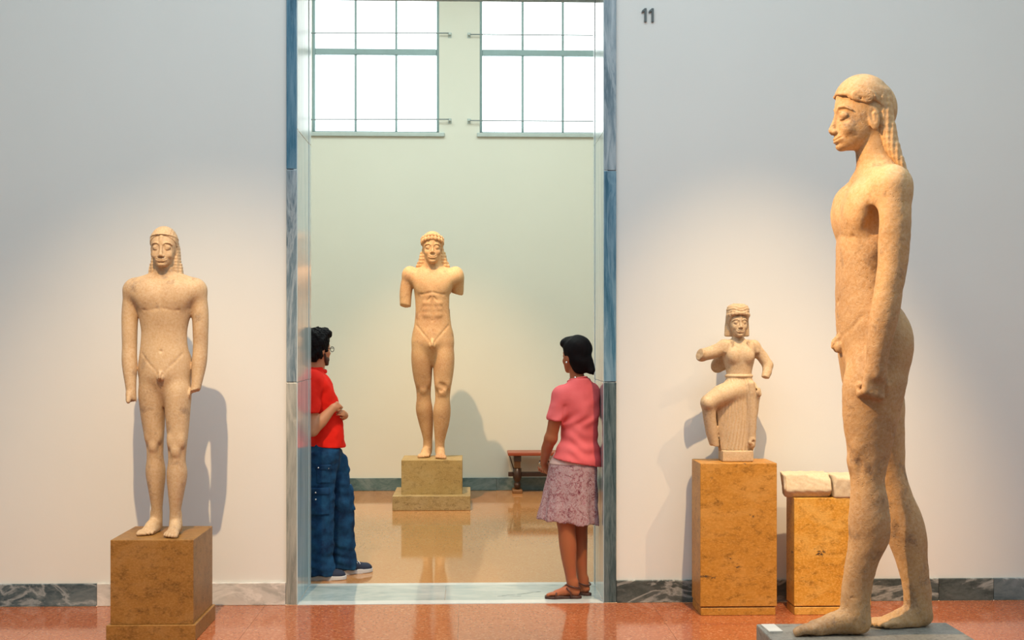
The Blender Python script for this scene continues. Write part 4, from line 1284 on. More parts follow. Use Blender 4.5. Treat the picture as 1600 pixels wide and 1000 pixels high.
# ------------------------------------------------------------------ statue 4: small running figure in a pleated dress
def statue_nike():
    root = thing('running_figure', 'small cream marble figure in a pleated dress with spread broken arms', 'statue', (1.580, -0.20, 0.893))
    S = Sdf((-0.27, -0.13, 0.055), (0.26, 0.14, 0.97), 0.0042, fx=[(-0.06, 0.11, 0.003)], fy=[(-0.09, -0.02, 0.003)], fz=[(0.73, 0.95, 0.0027)])
    # bodice
    S.loft([(0.50, 0.025, 0.0, 0.072, 0.055), (0.54, 0.025, 0, 0.078, 0.058), (0.604, 0.024, 0, 0.094, 0.066), (0.66, 0.026, 0.0, 0.098, 0.064), (0.70, 0.028, 0.006, 0.092, 0.052), (0.725, 0.028, 0.01, 0.062, 0.04)], 0.01)
    for s in (-1, 1):
        S.ell((0.026 + s * 0.045, -0.048, 0.628), (0.036, 0.026, 0.042), 0.02)
    # belt
    ring = [(0.025 + 0.077 * math.cos(t), 0.0 + 0.060 * math.sin(t), 0.508) for t in np.linspace(0, 2 * math.pi, 25)]
    S.chain(ring, [0.0075] * 25, 0.004)
    # skirt
    S.loft([(0.062, 0.012, 0.0, 0.098, 0.060), (0.12, 0.012, 0, 0.103, 0.062), (0.229, 0.008, 0, 0.114, 0.066), (0.348, 0.012, 0.0, 0.122, 0.070), (0.43, 0.035, 0.0, 0.108, 0.07), (0.49, 0.026, 0, 0.078, 0.058), (0.51, 0.025, 0, 0.070, 0.054)], 0.012, n=2.3)
    S.displace(lambda x, y, z: np.where((z < 0.49) & (y < 0.0), 0.0026 * np.cos((x - 0.02 - 0.035 * np.sin(z * 5)) * 2 * np.pi / (0.016 + 0.012 * (0.5 - z))) * np.clip((x + 0.10) * 30, 0, 1), 0), 0.02)
    S.chain([(-0.095, 0.0, 0.36), (-0.082, 0.0, 0.20), (-0.066, 0.0, 0.085)], [0.045, 0.040, 0.034], 0.02)
    S.chain([(0.118, 0.0, 0.41), (0.120, 0.0, 0.33), (0.100, 0.0, 0.22)], [0.03, 0.022, 0.02], 0.03)
    # deep fold in the middle of the skirt
    S.chain([(0.045, -0.075, 0.44), (0.058, -0.078, 0.28), (0.07, -0.072, 0.08)], [0.005, 0.008, 0.008], 0.03, 'sub')
    S.chain([(0.085, -0.068, 0.46), (0.095, -0.058, 0.28), (0.092, -0.056, 0.10)], [0.02, 0.024, 0.02], 0.03)
    # raised thigh and lower leg
    S.chain([(0.0, -0.02, 0.425), (-0.09, -0.045, 0.395), (-0.166, -0.058, 0.352)], [0.068, 0.062, 0.050], 0.02)
    S.chain([(-0.166, -0.055, 0.345), (-0.160, -0.045, 0.26), (-0.145, -0.03, 0.17), (-0.128, -0.02, 0.095)], [0.046, 0.038, 0.034, 0.026], 0.014)
    S.ell((-0.180, -0.09, 0.35), (0.024, 0.02, 0.03), 0.014)
    S.chain([(-0.122, -0.06, 0.335), (-0.104, -0.055, 0.20), (-0.082, -0.05, 0.05)], [0.006, 0.012, 0.012], 0.004, 'sub')
    S.chain([(-0.122, -0.03, 0.325), (-0.104, -0.02, 0.20), (-0.084, -0.01, 0.05)], [0.005, 0.011, 0.011], 0.004, 'sub')
    S.cut((-0.13, 0, 0.092), (-0.1, 0, -1), 0.003, 0.003, ((-0.20, -0.12, 0.05), (-0.098, 0.12, 0.13)))
    # broken hand on the hip, broken lumps at the skirt edge
    S.ell((0.125, -0.03, 0.415), (0.026, 0.03, 0.03), 0.01)
    S.ell((0.140, -0.04, 0.400), (0.012, 0.015, 0.016), 0.006)
    S.ell((0.112, -0.045, 0.425), (0.012, 0.016, 0.012), 0.004, 'sub')
    for p, r in (((0.092, -0.066, 0.13), 0.020), ((0.080, -0.07, 0.115), 0.015), ((0.098, -0.062, 0.155), 0.013), ((0.106, -0.05, 0.20), 0.014)):
        S.ell(p, (r, r * 0.8, r), 0.006)
    for p, r in (((0.095, -0.082, 0.12), 0.010), ((0.075, -0.086, 0.135), 0.008), ((0.108, -0.06, 0.175), 0.009), ((0.118, -0.05, 0.25), 0.012), ((0.116, -0.04, 0.31), 0.01)):
        S.ell(p, (r, r, r), 0.004, 'sub')
    # arms
    S.ell((-0.062, 0.0, 0.685), (0.044, 0.045, 0.042), 0.02)
    S.chain([(-0.065, -0.005, 0.678), (-0.14, -0.02, 0.648), (-0.205, -0.03, 0.632)], [0.040, 0.040, 0.036], 0.015)
    S.cap((-0.205, -0.03, 0.632), (-0.235, -0.07, 0.650), 0.036, 0.030, 0.012)
    S.cut((-0.218, -0.045, 0.64), (-0.85, -0.35, 0.25), 0.004, 0.001, ((-0.27, -0.13, 0.57), (-0.17, 0.1, 0.72)))
    S.ell((0.116, 0.0, 0.682), (0.038, 0.042, 0.042), 0.02)
    S.chain([(0.125, 0.0, 0.668), (0.165, -0.005, 0.622), (0.196, -0.012, 0.572)], [0.036, 0.034, 0.031], 0.012)
    S.chain([(0.196, -0.012, 0.572), (0.186, -0.035, 0.53), (0.168, -0.055, 0.492)], [0.030, 0.028, 0.023], 0.012)
    S.cut((0.168, -0.055, 0.50), (-0.3, -0.3, -1), 0.004, 0.001, ((0.13, -0.13, 0.44), (0.23, 0.1, 0.53)))
    # sleeve edges and wing stumps on the back
    S.chain([(0.112, -0.03, 0.70), (0.128, -0.03, 0.655), (0.150, -0.02, 0.640)], [0.014, 0.018, 0.012], 0.006)
    S.chain([(-0.05, -0.03, 0.70), (-0.066, -0.035, 0.655)], [0.012, 0.012], 0.006)
    for k in range(4):
        x = 0.085 + 0.011 * k
        S.chain([(x - 0.02, -0.046 + 0.01 * k, 0.715), (x, -0.05 + 0.011 * k, 0.655)], [0.005, 0.005], 0.003)
        x = -0.030 - 0.009 * k
        S.chain([(x + 0.012, -0.046 + 0.01 * k, 0.715), (x, -0.05 + 0.011 * k, 0.64)], [0.005, 0.005], 0.003)
    S.ell((-0.085, 0.06, 0.575), (0.045, 0.02, 0.055), 0.008, rot=(0, 35, 0))
    S.ell((-0.055, 0.055, 0.60), (0.04, 0.03, 0.06), 0.01)
    # neck and head
    S.cap((0.022, 0.008, 0.71), (0.016, 0.0, 0.79), 0.036, 0.034, 0.02)
    head(S, (0.016, -0.012, 0.742), 0.170, 4, 0, 0, face_w=1.0, smile=0.03, ears=False)
    S.mesh('figure', M['st_nike'], root)
    Hh = Sdf((-0.075, -0.11, 0.70), (0.125, 0.11, 0.96), 0.0028)
    Hh.fr = Frame((0.016, -0.012, 0.742), 4, 0, 0, 0.170)
    Hh.ell((0, 0.06, 0.68), (0.40, 0.45, 0.40), 0.02)
    Hh.ell((0, 0.0, 0.94), (0.40, 0.38, 0.27), 0.10)
    Hh.fr = None
    Hh.cut((0.016, -0.060, 0.868), (0, -0.80, -0.52), 0.005)
    Hh.cut((0.016, 0, 0.946), (0, 0, 1), 0.022)
    Hh.loft([(0.742, 0.016, 0.02, 0.076, 0.024), (0.78, 0.016, 0.018, 0.074, 0.03), (0.83, 0.016, 0.015, 0.070, 0.036), (0.87, 0.016, 0.01, 0.062, 0.04)], 0.008, n=2.4)
    for i in range(9):
        t = math.radians(-80 + 20 * i)
        Hh.ell((0.016 + 0.062 * math.sin(t), -0.014 - 0.066 * math.cos(t), 0.880 - 0.012 * (1 - math.cos(t))), (0.0105, 0.006, 0.010), 0.012)
    Hh.displace(lambda x, y, z: 0.0012 * np.cos(2 * np.pi * (z + 0.006 * np.sin(70 * x)) / 0.016) * (z > 0.88) + 0.0005 * np.cos(2 * np.pi * z / 0.012) * (z < 0.83), 0.015)
    Hh.mesh('hair', M['st_nike'], root)
    b = Sdf((-0.11, -0.085, -0.006), (0.125, 0.085, 0.08), 0.005)
    b.boxp((0.006, 0, 0.033), (0.092, 0.072, 0.0335), 0, r=0.004)
    b.cut((0, 0, 0), (0, 0, -1))
    b.mesh('plinth', M['st_nike'], root)
    return root


def marble_fragment():
    root = thing('marble_slab_fragment', 'broken pale marble slab cracked in two, lying on the low orange pedestal', 'slab', (2.05, -0.255, 0.687))
    rng = np.random.RandomState(3)
    for nm, x0, x1, zt in (('slab_piece', -0.215, 0.075, 0.14), ('slab_piece', 0.085, 0.29, 0.132)):
        S = Sdf((-0.25, -0.13, -0.006), (0.32, 0.13, 0.17), 0.005)
        S.boxp(((x0 + x1) / 2, 0.0, zt / 2), ((x1 - x0) / 2, 0.10, zt / 2), 0, r=0.008)
        if x0 < 0:
            S.cut((-0.205, -0.06, 0.06), (-0.97, 0.16, -0.12), 0.004, 0.0007)
            S.cut((-0.205, -0.09, 0.03), (-0.6, -0.3, -0.75), 0.006, 0.0007)
            S.cut((-0.10, -0.092, 0.040), (0, -0.75, -0.65), 0.006, 0.0007, ((-0.25, -0.14, 0), (0.08, 0.14, 0.17)))
            S.cut((0.02, -0.09, 0.0), (0.45, -0.5, -0.75), 0.01, 0.0007, ((-0.08, -0.14, -0.01), (0.10, 0.14, 0.17)))
            S.chain([(-0.13, -0.09, 0.130), (-0.08, -0.095, 0.118), (-0.02, -0.095, 0.112), (0.03, -0.09, 0.118)], [0.003, 0.007, 0.005, 0.003], 0.003, 'sub')
            S.cut((-0.02, -0.06, 0.126), (0.15, -0.5, 0.85), 0.008, 0.0007, ((-0.06, -0.14, 0), (0.10, 0.14, 0.17)))
            S.cut((-0.10, -0.085, 0.07), (0.0, -0.97, 0.25), 0.01, 0.0007, ((-0.20, -0.14, 0), (0.10, 0.14, 0.17)))
        else:
            S.cut((0.095, -0.09, 0.10), (-0.8, -0.5, 0.3), 0.006, 0.0006)
            S.cut((0.2, -0.05, 0.131), (0.1, -0.4, 0.9), 0.01, 0.0006)
        S.displace(lambda x, y, z: 0.0015 * np.sin(x * 90 + 1) * np.sin(z * 80) * np.sin(y * 70 + 2), 0.02)
        S.cut((0, 0, 0), (0, 0, -1))
        S.mesh(nm, M['fragment'], root)
    return root


def bench():
    root = thing('wooden_bench', 'low dark wooden bench with a reddish seat against the far room back wall', 'bench', (0.40, 5.735, 0))
    Lb = 1.55
    box('seat', (-0.008, -0.165, 0.398), (Lb + 0.008, 0.15, 0.434), M['wood_red'], root, 0.010, 3)
    for x in (0.095, Lb - 0.095):
        leg = lathe_mesh('trestle_leg', [(0.034, 0.345), (0.033, 0.31), (0.031, 0.30), (0.031, 0.262), (0.044, 0.255), (0.046, 0.16), (0.040, 0.135), (0.026, 0.112), (0.036, 0.095), (0.038, 0.075), (0.032, 0.05), (0.028, 0.034)][::-1], M['wood_dark'], root, 16, (x, 0, 0), 2.1)
        box('leg_head', (x - 0.038, -0.13, 0.335), (x + 0.038, 0.13, 0.399), M['wood_dark'], leg, 0.006, 2)
        box('leg_foot', (x - 0.052, -0.12, 0.0), (x + 0.052, 0.13, 0.036), M['wood_light'], leg, 0.008, 2)
        box('leg_panel', (x - 0.034, -0.08, 0.262), (x + 0.034, 0.08, 0.335), M['wood_light'], leg, 0.006, 2)
        s = -1 if x < 0.5 else 1
        tube_mesh('brace', [(x + s * 0.04, -0.05, 0.255), (x + s * 0.085, -0.06, 0.40)], 0.006, M['wood_dark'], leg, 6)
    box('stretcher', (0.0, -0.022, 0.168), (Lb, 0.022, 0.216), M['wood_dark'], root, 0.005, 2)
    return root


# ------------------------------------------------------------------ the visitors
def wr(seed):
    r = np.random.RandomState(seed)
    A = r.uniform(-1, 1, (9, 3))
    A /= np.linalg.norm(A, axis=1)[:, None]
    ph = r.uniform(0, 6.28, 9)
    fq = r.uniform(45, 120, 9)

    def f(x, y, z):
        s = 0
        for a, p, q in zip(A, ph, fq):
            s = s + np.sin(q * (a[0] * x + a[1] * y + a[2] * z) + p + 1.5 * np.sin(14 * (x * a[2] + z * a[0]) + p))
        return s / 9
    return f


def open_hand(S, wrist, tip_dir, palm_dir, L, side=1, curl=0.5):
    """relaxed hand, four fingers curling towards the palm and a thumb from its side"""
    w = np.array(wrist, float)
    t = np.array(tip_dir, float)
    t /= np.linalg.norm(t)
    p = np.array(palm_dir, float)
    p -= t * (p @ t)
    p /= np.linalg.norm(p)
    a = np.cross(t, p) * side
    P = lambda x, y, z: w + a * x * L + p * y * L + t * z * L
    for i, ln in enumerate((0.95, 1.03, 0.98, 0.82)):
        x = 0.165 - 0.11 * i
        kn = P(x, 0.0, 0.50)
        S.cap(P(x * 0.6, 0, 0.02), kn, 0.085 * L, 0.062 * L, 0.02)
        q1 = P(x, 0.10 * curl, 0.50 + 0.22 * ln)
        q2 = P(x, 0.32 * curl, 0.50 + 0.36 * ln)
        q3 = P(x, 0.50 * curl, 0.50 + 0.40 * ln - 0.10 * curl)
        S.chain([kn, q1, q2, q3], [0.060 * L, 0.054 * L, 0.049 * L, 0.043 * L], 0.003)
    S.chain([P(0.13, 0.03, 0.12), P(0.27, 0.10, 0.30), P(0.30, 0.16, 0.46), P(0.27, 0.20, 0.60)], [0.085 * L, 0.068 * L, 0.058 * L, 0.048 * L], 0.008)


def sneaker(root, c, yaw, L):
    """navy canvas shoe with a white sole; heel at c, toe towards -Y before yaw"""
    R = Matrix.Rotation(math.radians(yaw), 4, 'Z')
    sh = bpy.data.objects.new('shoe', None)
    COL.objects.link(sh)
    sh.parent = root
    sh.location = c
    sh.rotation_euler = (0, 0, math.radians(yaw))

    def outline(S, z0, z1, g):
        S.loft([(z0, 0, -0.13 * L, 0.125 * L + g, 0.13 * L + g), (z1, 0, -0.13 * L, 0.125 * L + g, 0.13 * L + g)], 0.01, endk=0.003)
        S.loft([(z0, 0, -0.45 * L, 0.135 * L + g, 0.34 * L), (z1, 0, -0.45 * L, 0.135 * L + g, 0.34 * L)], 0.03, endk=0.003)
        S.loft([(z0, 0, -0.74 * L, 0.172 * L + g, 0.26 * L + g), (z1, 0, -0.74 * L, 0.172 * L + g, 0.26 * L + g)], 0.02, endk=0.003)
    S = Sdf((-0.07, -0.30, -0.005), (0.07, 0.03, 0.05), 0.004)
    outline(S, 0.0, 0.030, 0.002)
    S.mesh('sole', M['rubber'], sh)
    U = Sdf((-0.07, -0.30, 0.015), (0.07, 0.03, 0.15), 0.004)
    U.ell((0, -0.13 * L, 0.05), (0.115 * L, 0.13 * L, 0.075), 0.02)
    U.chain([(0, -0.22 * L, 0.065), (0, -0.45 * L, 0.05), (0, -0.72 * L, 0.032), (0, -0.82 * L, 0.03)], [0.042, 0.040, 0.036, 0.034], 0.03)
    U.ell((0, -0.75 * L, 0.03), (0.165 * L, 0.235 * L, 0.030), 0.02)
    U.cut((0, 0, 0.022), (0, 0, -1))
    U.mesh('upper', M['canvas'], sh)
    for k in range(3):
        y = -0.42 * L - 0.022 * k
        z = 0.098 - 0.010 * k
        tube_mesh('lace', [(-0.028, y - 0.002, z - 0.014), (-0.012, y, z - 0.001), (0.012, y - 0.006, z - 0.001), (0.028, y - 0.008, z - 0.014)], 0.0042, M['lace'], sh, 6)
    return sh


def snap_points(S):
    out = []
    for x, z, off in ((-0.005, 0.758, 0.012), (-0.088, 0.597, 0.020), (-0.088, 0.550, 0.014), (-0.070, 0.762, 0.012)):
        i, k = np.searchsorted(S.x, x), np.searchsorted(S.z, z)
        j = int(np.argmax(S.f[i, :, k] < 0))
        out.append((x, float(S.y[j]) - off, z))
    return out


def person_man():
    root = thing('person', 'person with bushy black hair in a red polo shirt and blue cargo jeans', 'person', (-0.944, 0.97, 0))
    hf = Frame((-0.093, 0.0, 1.447), 135, 0, 0, 0.215)
    hx, hy = -0.093, 0.0
    B = Sdf((-0.32, -0.34, 0.05), (0.30, 0.32, 1.72), 0.0075, fx=[(-0.16, 0.10, 0.0045)], fy=[(-0.20, 0.10, 0.0045)], fz=[(1.08, 1.24, 0.0042), (1.43, 1.66, 0.0042)])
    B.fr = Frame((-0.10, 0, 0), 110)
    B.loft([(0.82, 0, -0.03, 0.12, 0.085), (1.0, 0, -0.05, 0.135, 0.10), (1.15, 0, -0.03, 0.14, 0.10), (1.28, 0, 0.0, 0.15, 0.09), (1.36, 0, 0.01, 0.14, 0.065), (1.40, 0, 0.02, 0.09, 0.05)], 0.03)
    B.fr = None
    B.chain([(-0.115, 0, 1.36), (-0.100, 0.0, 1.46), (-0.095, 0, 1.53)], [0.058, 0.053, 0.055], 0.02)
    # legs inside the jeans
    B.chain([(-0.09, -0.065, 0.84), (-0.075, -0.10, 0.50), (-0.075, -0.11, 0.10)], [0.06, 0.05, 0.038], 0.03)
    B.chain([(-0.06, 0.06, 0.84), (0.05, 0.09, 0.50), (0.07, 0.085, 0.10)], [0.075, 0.055, 0.038], 0.03)
    # near arm folded up to the chest, far arm meeting it
    B.chain([(-0.115, -0.165, 1.345), (-0.120, -0.205, 1.18), (-0.105, -0.232, 1.015)], [0.058, 0.05, 0.040], 0.02)
    B.chain([(-0.105, -0.232, 1.015), (-0.05, -0.215, 1.075), (0.012, -0.185, 1.145), (0.026, -0.178, 1.160)], [0.040, 0.042, 0.028, 0.026], 0.016)
    B.chain([(-0.20, 0.165, 1.345), (-0.17, 0.21, 1.18), (-0.10, 0.21, 1.03)], [0.058, 0.05, 0.040], 0.02)
    B.chain([(-0.10, 0.21, 1.03), (0.0, 0.12, 1.075), (0.085, -0.02, 1.10), (0.085, -0.05, 1.105)], [0.040, 0.042, 0.028, 0.026], 0.016)
    fist(B, (0.022, -0.180, 1.156), (0.62, 0.30, 0.40), (0.45, -0.80, 0.35), 0.068, 1)
    open_hand(B, (0.088, -0.06, 1.108), (0.0, -1.0, 0.25), (-1, 0, 0), 0.10, 1, 0.9)
    head(B, (hx, hy, 1.447), 0.215, 135, 0, 0, smile=0.01, eye=0.8, nose=1.02, stone=False)
    B.mesh('body', M['skin_man'], root)

    # hair
    Hh = Sdf((-0.26, -0.18, 1.44), (0.06, 0.18, 1.74), 0.0042)
    Hh.fr = hf
    Hh.ell((0, 0.16, 0.72), (0.44, 0.47, 0.44), 0.03)
    Hh.ell((0, 0.22, 0.42), (0.40, 0.34, 0.34), 0.06)
    Hh.ell((0, -0.10, 0.98), (0.36, 0.36, 0.19), 0.06)
    for s in (-1, 1):
        Hh.ell((s * 0.325, -0.02, 0.60), (0.055, 0.10, 0.18), 0.02)
        Hh.ell((s * 0.345, 0.0, 0.40), (0.04, 0.05, 0.08), 0.02, 'sub')
    Hh.ell((0, -0.44, 0.55), (0.33, 0.28, 0.29), 0.03, 'sub')
    Hh.fr = None
    n1 = wr(5)
    Hh.displace(lambda x, y, z: 0.013 * n1(x * 1.3, y * 1.3, z * 1.3) + 0.010 * n1(y * 3.2, z * 3.2, x * 3.2), 0.04)
    Hh.mesh('hair', M['hair'], root, 0)
    # glasses
    g = bpy.data.objects.new('glasses', None)
    COL.objects.link(g)
    g.parent = root
    for s in (-1, 1):
        pts = []
        for i in range(15):
            t = 2 * math.pi * i / 14
            pts.append(hf.out((s * (0.15 + 0.10 * math.cos(t)), -0.445 + 0.06 * abs(0.15 + 0.10 * math.cos(t)), 0.485 + 0.085 * math.sin(t))))
        tube_mesh('rim', pts, 0.0022, M['glasses'], g, 6)
        tube_mesh('temple', [hf.out((s * 0.25, -0.42, 0.52)), hf.out((s * 0.345, -0.20, 0.52)), hf.out((s * 0.365, 0.04, 0.50))], 0.0024, M['glasses'], g, 6)
    tube_mesh('bridge', [hf.out((-0.05, -0.445, 0.50)), hf.out((0, -0.46, 0.52)), hf.out((0.05, -0.445, 0.50))], 0.002, M['glasses'], g, 6)

    # red shirt
    S = Sdf((-0.33, -0.32, 0.86), (0.17, 0.32, 1.44), 0.006)
    S.fr = Frame((-0.10, 0, 0), 110)
    T = [(0.875, 0, -0.054, 0.176, 0.135), (0.92, 0, -0.052, 0.174, 0.132), (1.0, 0, -0.046, 0.170, 0.130), (1.08, 0, -0.036, 0.166, 0.124), (1.16, 0, -0.022, 0.172, 0.122), (1.25, 0, -0.004, 0.182, 0.112), (1.32, 0, 0.008, 0.185, 0.098), (1.37, 0, 0.016, 0.15, 0.078), (1.405, 0, 0.018, 0.085, 0.062), (1.43, 0, 0.014, 0.066, 0.060)]
    S.loft(T, 0.02, n=2.2, endk=0.006)
    S.fr = None
    S.ell((-0.112, -0.155, 1.335), (0.082, 0.075, 0.078), 0.04)
    S.ell((-0.205, 0.155, 1.335), (0.082, 0.075, 0.078), 0.04)
    S.chain([(-0.115, -0.168, 1.335), (-0.122, -0.205, 1.225), (-0.120, -0.222, 1.125)], [0.074, 0.068, 0.066], 0.02)
    S.chain([(-0.20, 0.168, 1.335), (-0.18, 0.205, 1.225), (-0.165, 0.215, 1.125)], [0.074, 0.068, 0.066], 0.02)
    S.cut((-0.12, -0.22, 1.128), (0.05, -0.1, -1), 0.003, 0, ((-0.22, -0.32, 1.03), (-0.03, -0.168, 1.16)))
    S.cut((-0.17, 0.21, 1.128), (0.05, 0.1, -1), 0.003, 0, ((-0.26, 0.165, 1.03), (-0.05, 0.32, 1.16)))
    # dark gap between arm and body, open collar
    S.cap((-0.10, -0.155, 1.14), (-0.115, -0.15, 1.24), 0.012, 0.004, 0.02, 'sub')
    S.ell((-0.052, 0.02, 1.425), (0.040, 0.045, 0.04), 0.01, 'sub')
    nz = wr(11)
    S.displace(lambda x, y, z: 0.011 * nz(x * 0.7, y * 0.7, z * 1.0) + 0.004 * nz(y * 2.0, z * 1.6, x * 2.0) * np.clip((1.40 - z) * 8, 0, 1), 0.03)
    S.cut((0.0, 0, 0.888), (-0.06, 0.0, -1), 0.004)
    S.mesh('shirt', M['red_shirt'], root)
    Cc = Sdf((-0.22, -0.12, 1.36), (0.02, 0.12, 1.46), 0.0045)
    ring = []
    for i in range(19):
        t = math.radians(-155 + 310 * i / 18)
        ring.append((-0.105 - 0.066 * math.cos(t), 0.003 + 0.068 * math.sin(t), 1.422 - 0.018 * (1 - math.cos(t)) * 0.5 - 0.006))
    Cc.chain(ring, [0.0095] * 19, 0.004, flat=((0, 0, 1), 1.6))
    Cc.mesh('collar', M['red_shirt'], root)

    # jeans
    J = Sdf((-0.28, -0.26, 0.015), (0.20, 0.26, 0.96), 0.0062)
    J.fr = Frame((-0.10, 0, 0), 104)
    J.loft([(0.74, 0, -0.035, 0.155, 0.115), (0.82, 0, -0.04, 0.168, 0.125), (0.89, 0, -0.045, 0.160, 0.118), (0.94, 0, -0.045, 0.15, 0.11)], 0.03)
    J.fr = None
    J.loft([(0.03, -0.060, -0.108, 0.098, 0.082), (0.10, -0.066, -0.108, 0.092, 0.080), (0.25, -0.070, -0.106, 0.090, 0.078), (0.44, -0.072, -0.102, 0.094, 0.080), (0.60, -0.078, -0.096, 0.105, 0.090), (0.78, -0.082, -0.086, 0.125, 0.100), (0.86, -0.085, -0.08, 0.125, 0.095)], 0.03)
    J.loft([(0.04, 0.068, 0.085, 0.096, 0.084), (0.12, 0.066, 0.088, 0.086, 0.078), (0.25, 0.064, 0.09, 0.082, 0.078), (0.44, 0.054, 0.092, 0.086, 0.080), (0.60, 0.030, 0.092, 0.092, 0.090), (0.78, -0.03, 0.086, 0.118, 0.100), (0.86, -0.06, 0.08, 0.120, 0.095)], 0.03)
    J.ell((-0.02, -0.09, 0.80), (0.05, 0.10, 0.09), 0.04)
    J.cap((0.080, 0.05, 0.80), (0.088, 0.055, 0.73), 0.024, 0.020, 0.03)
    nj = wr(21)
    J.displace(lambda x, y, z: 0.016 * nj(x * 0.45, y * 0.45, z * 0.7) + 0.007 * nj(x * 0.8, y * 0.8, z * 1.6) + 0.012 * nj(x * 0.5, y * 0.5, z * 1.6) * np.clip((0.25 - z) * 6, 0, 1), 0.04)
    J.mesh('jeans', M['denim'], root)
    pk = patch(J, 'thigh_pocket', M['denim'], root, (-0.150, -0.30, 0.445), (0.000, -0.125, 0.595), 0.012)
    patch(J, 'pocket_flap', M['denim_seam'], root, (-0.160, -0.30, 0.580), (0.004, -0.122, 0.628), 0.018)
    patch(J, 'back_pocket', M['denim'], root, (-0.085, -0.30, 0.655), (0.010, -0.125, 0.775), 0.005)
    patch(J, 'pocket_flap', M['denim_seam'], root, (-0.090, -0.30, 0.745), (0.014, -0.122, 0.782), 0.010)
    patch(J, 'front_pocket', M['denim'], root, (0.085, 0.06, 0.44), (0.20, 0.19, 0.62), 0.010)
    for p in snap_points(J):
        lathe_mesh('snap', [(0.001, -0.004), (0.006, 0.0), (0.0045, 0.005)], M['snap'], root, 10, (0, 0, 0)).matrix_local = Matrix.Translation(p) @ Matrix.Rotation(math.radians(90), 4, 'X')
    Bd = Sdf((-0.20, -0.13, 1.40), (0.05, 0.13, 1.54), 0.0042)
    Bd.fr = hf
    for s in (-1, 1):
        Bd.chain([(s * 0.300, -0.02, 0.34), (s * 0.275, -0.07, 0.20), (s * 0.20, -0.16, 0.07), (s * 0.09, -0.275, 0.015), (0, -0.31, 0.02)], [0.030, 0.045, 0.055, 0.06, 0.06], 0.02)
        Bd.ell((s * 0.225, -0.16, 0.15), (0.06, 0.10, 0.09), 0.03)
    Bd.ell((0, -0.32, 0.07), (0.11, 0.07, 0.07), 0.03)
    Bd.mesh('beard', M['beard'], root)
    sneaker(root, (-0.155, -0.118, 0.0), 92, 0.262)
    sneaker(root, (0.035, 0.045, 0.0), 122, 0.262)
    return root


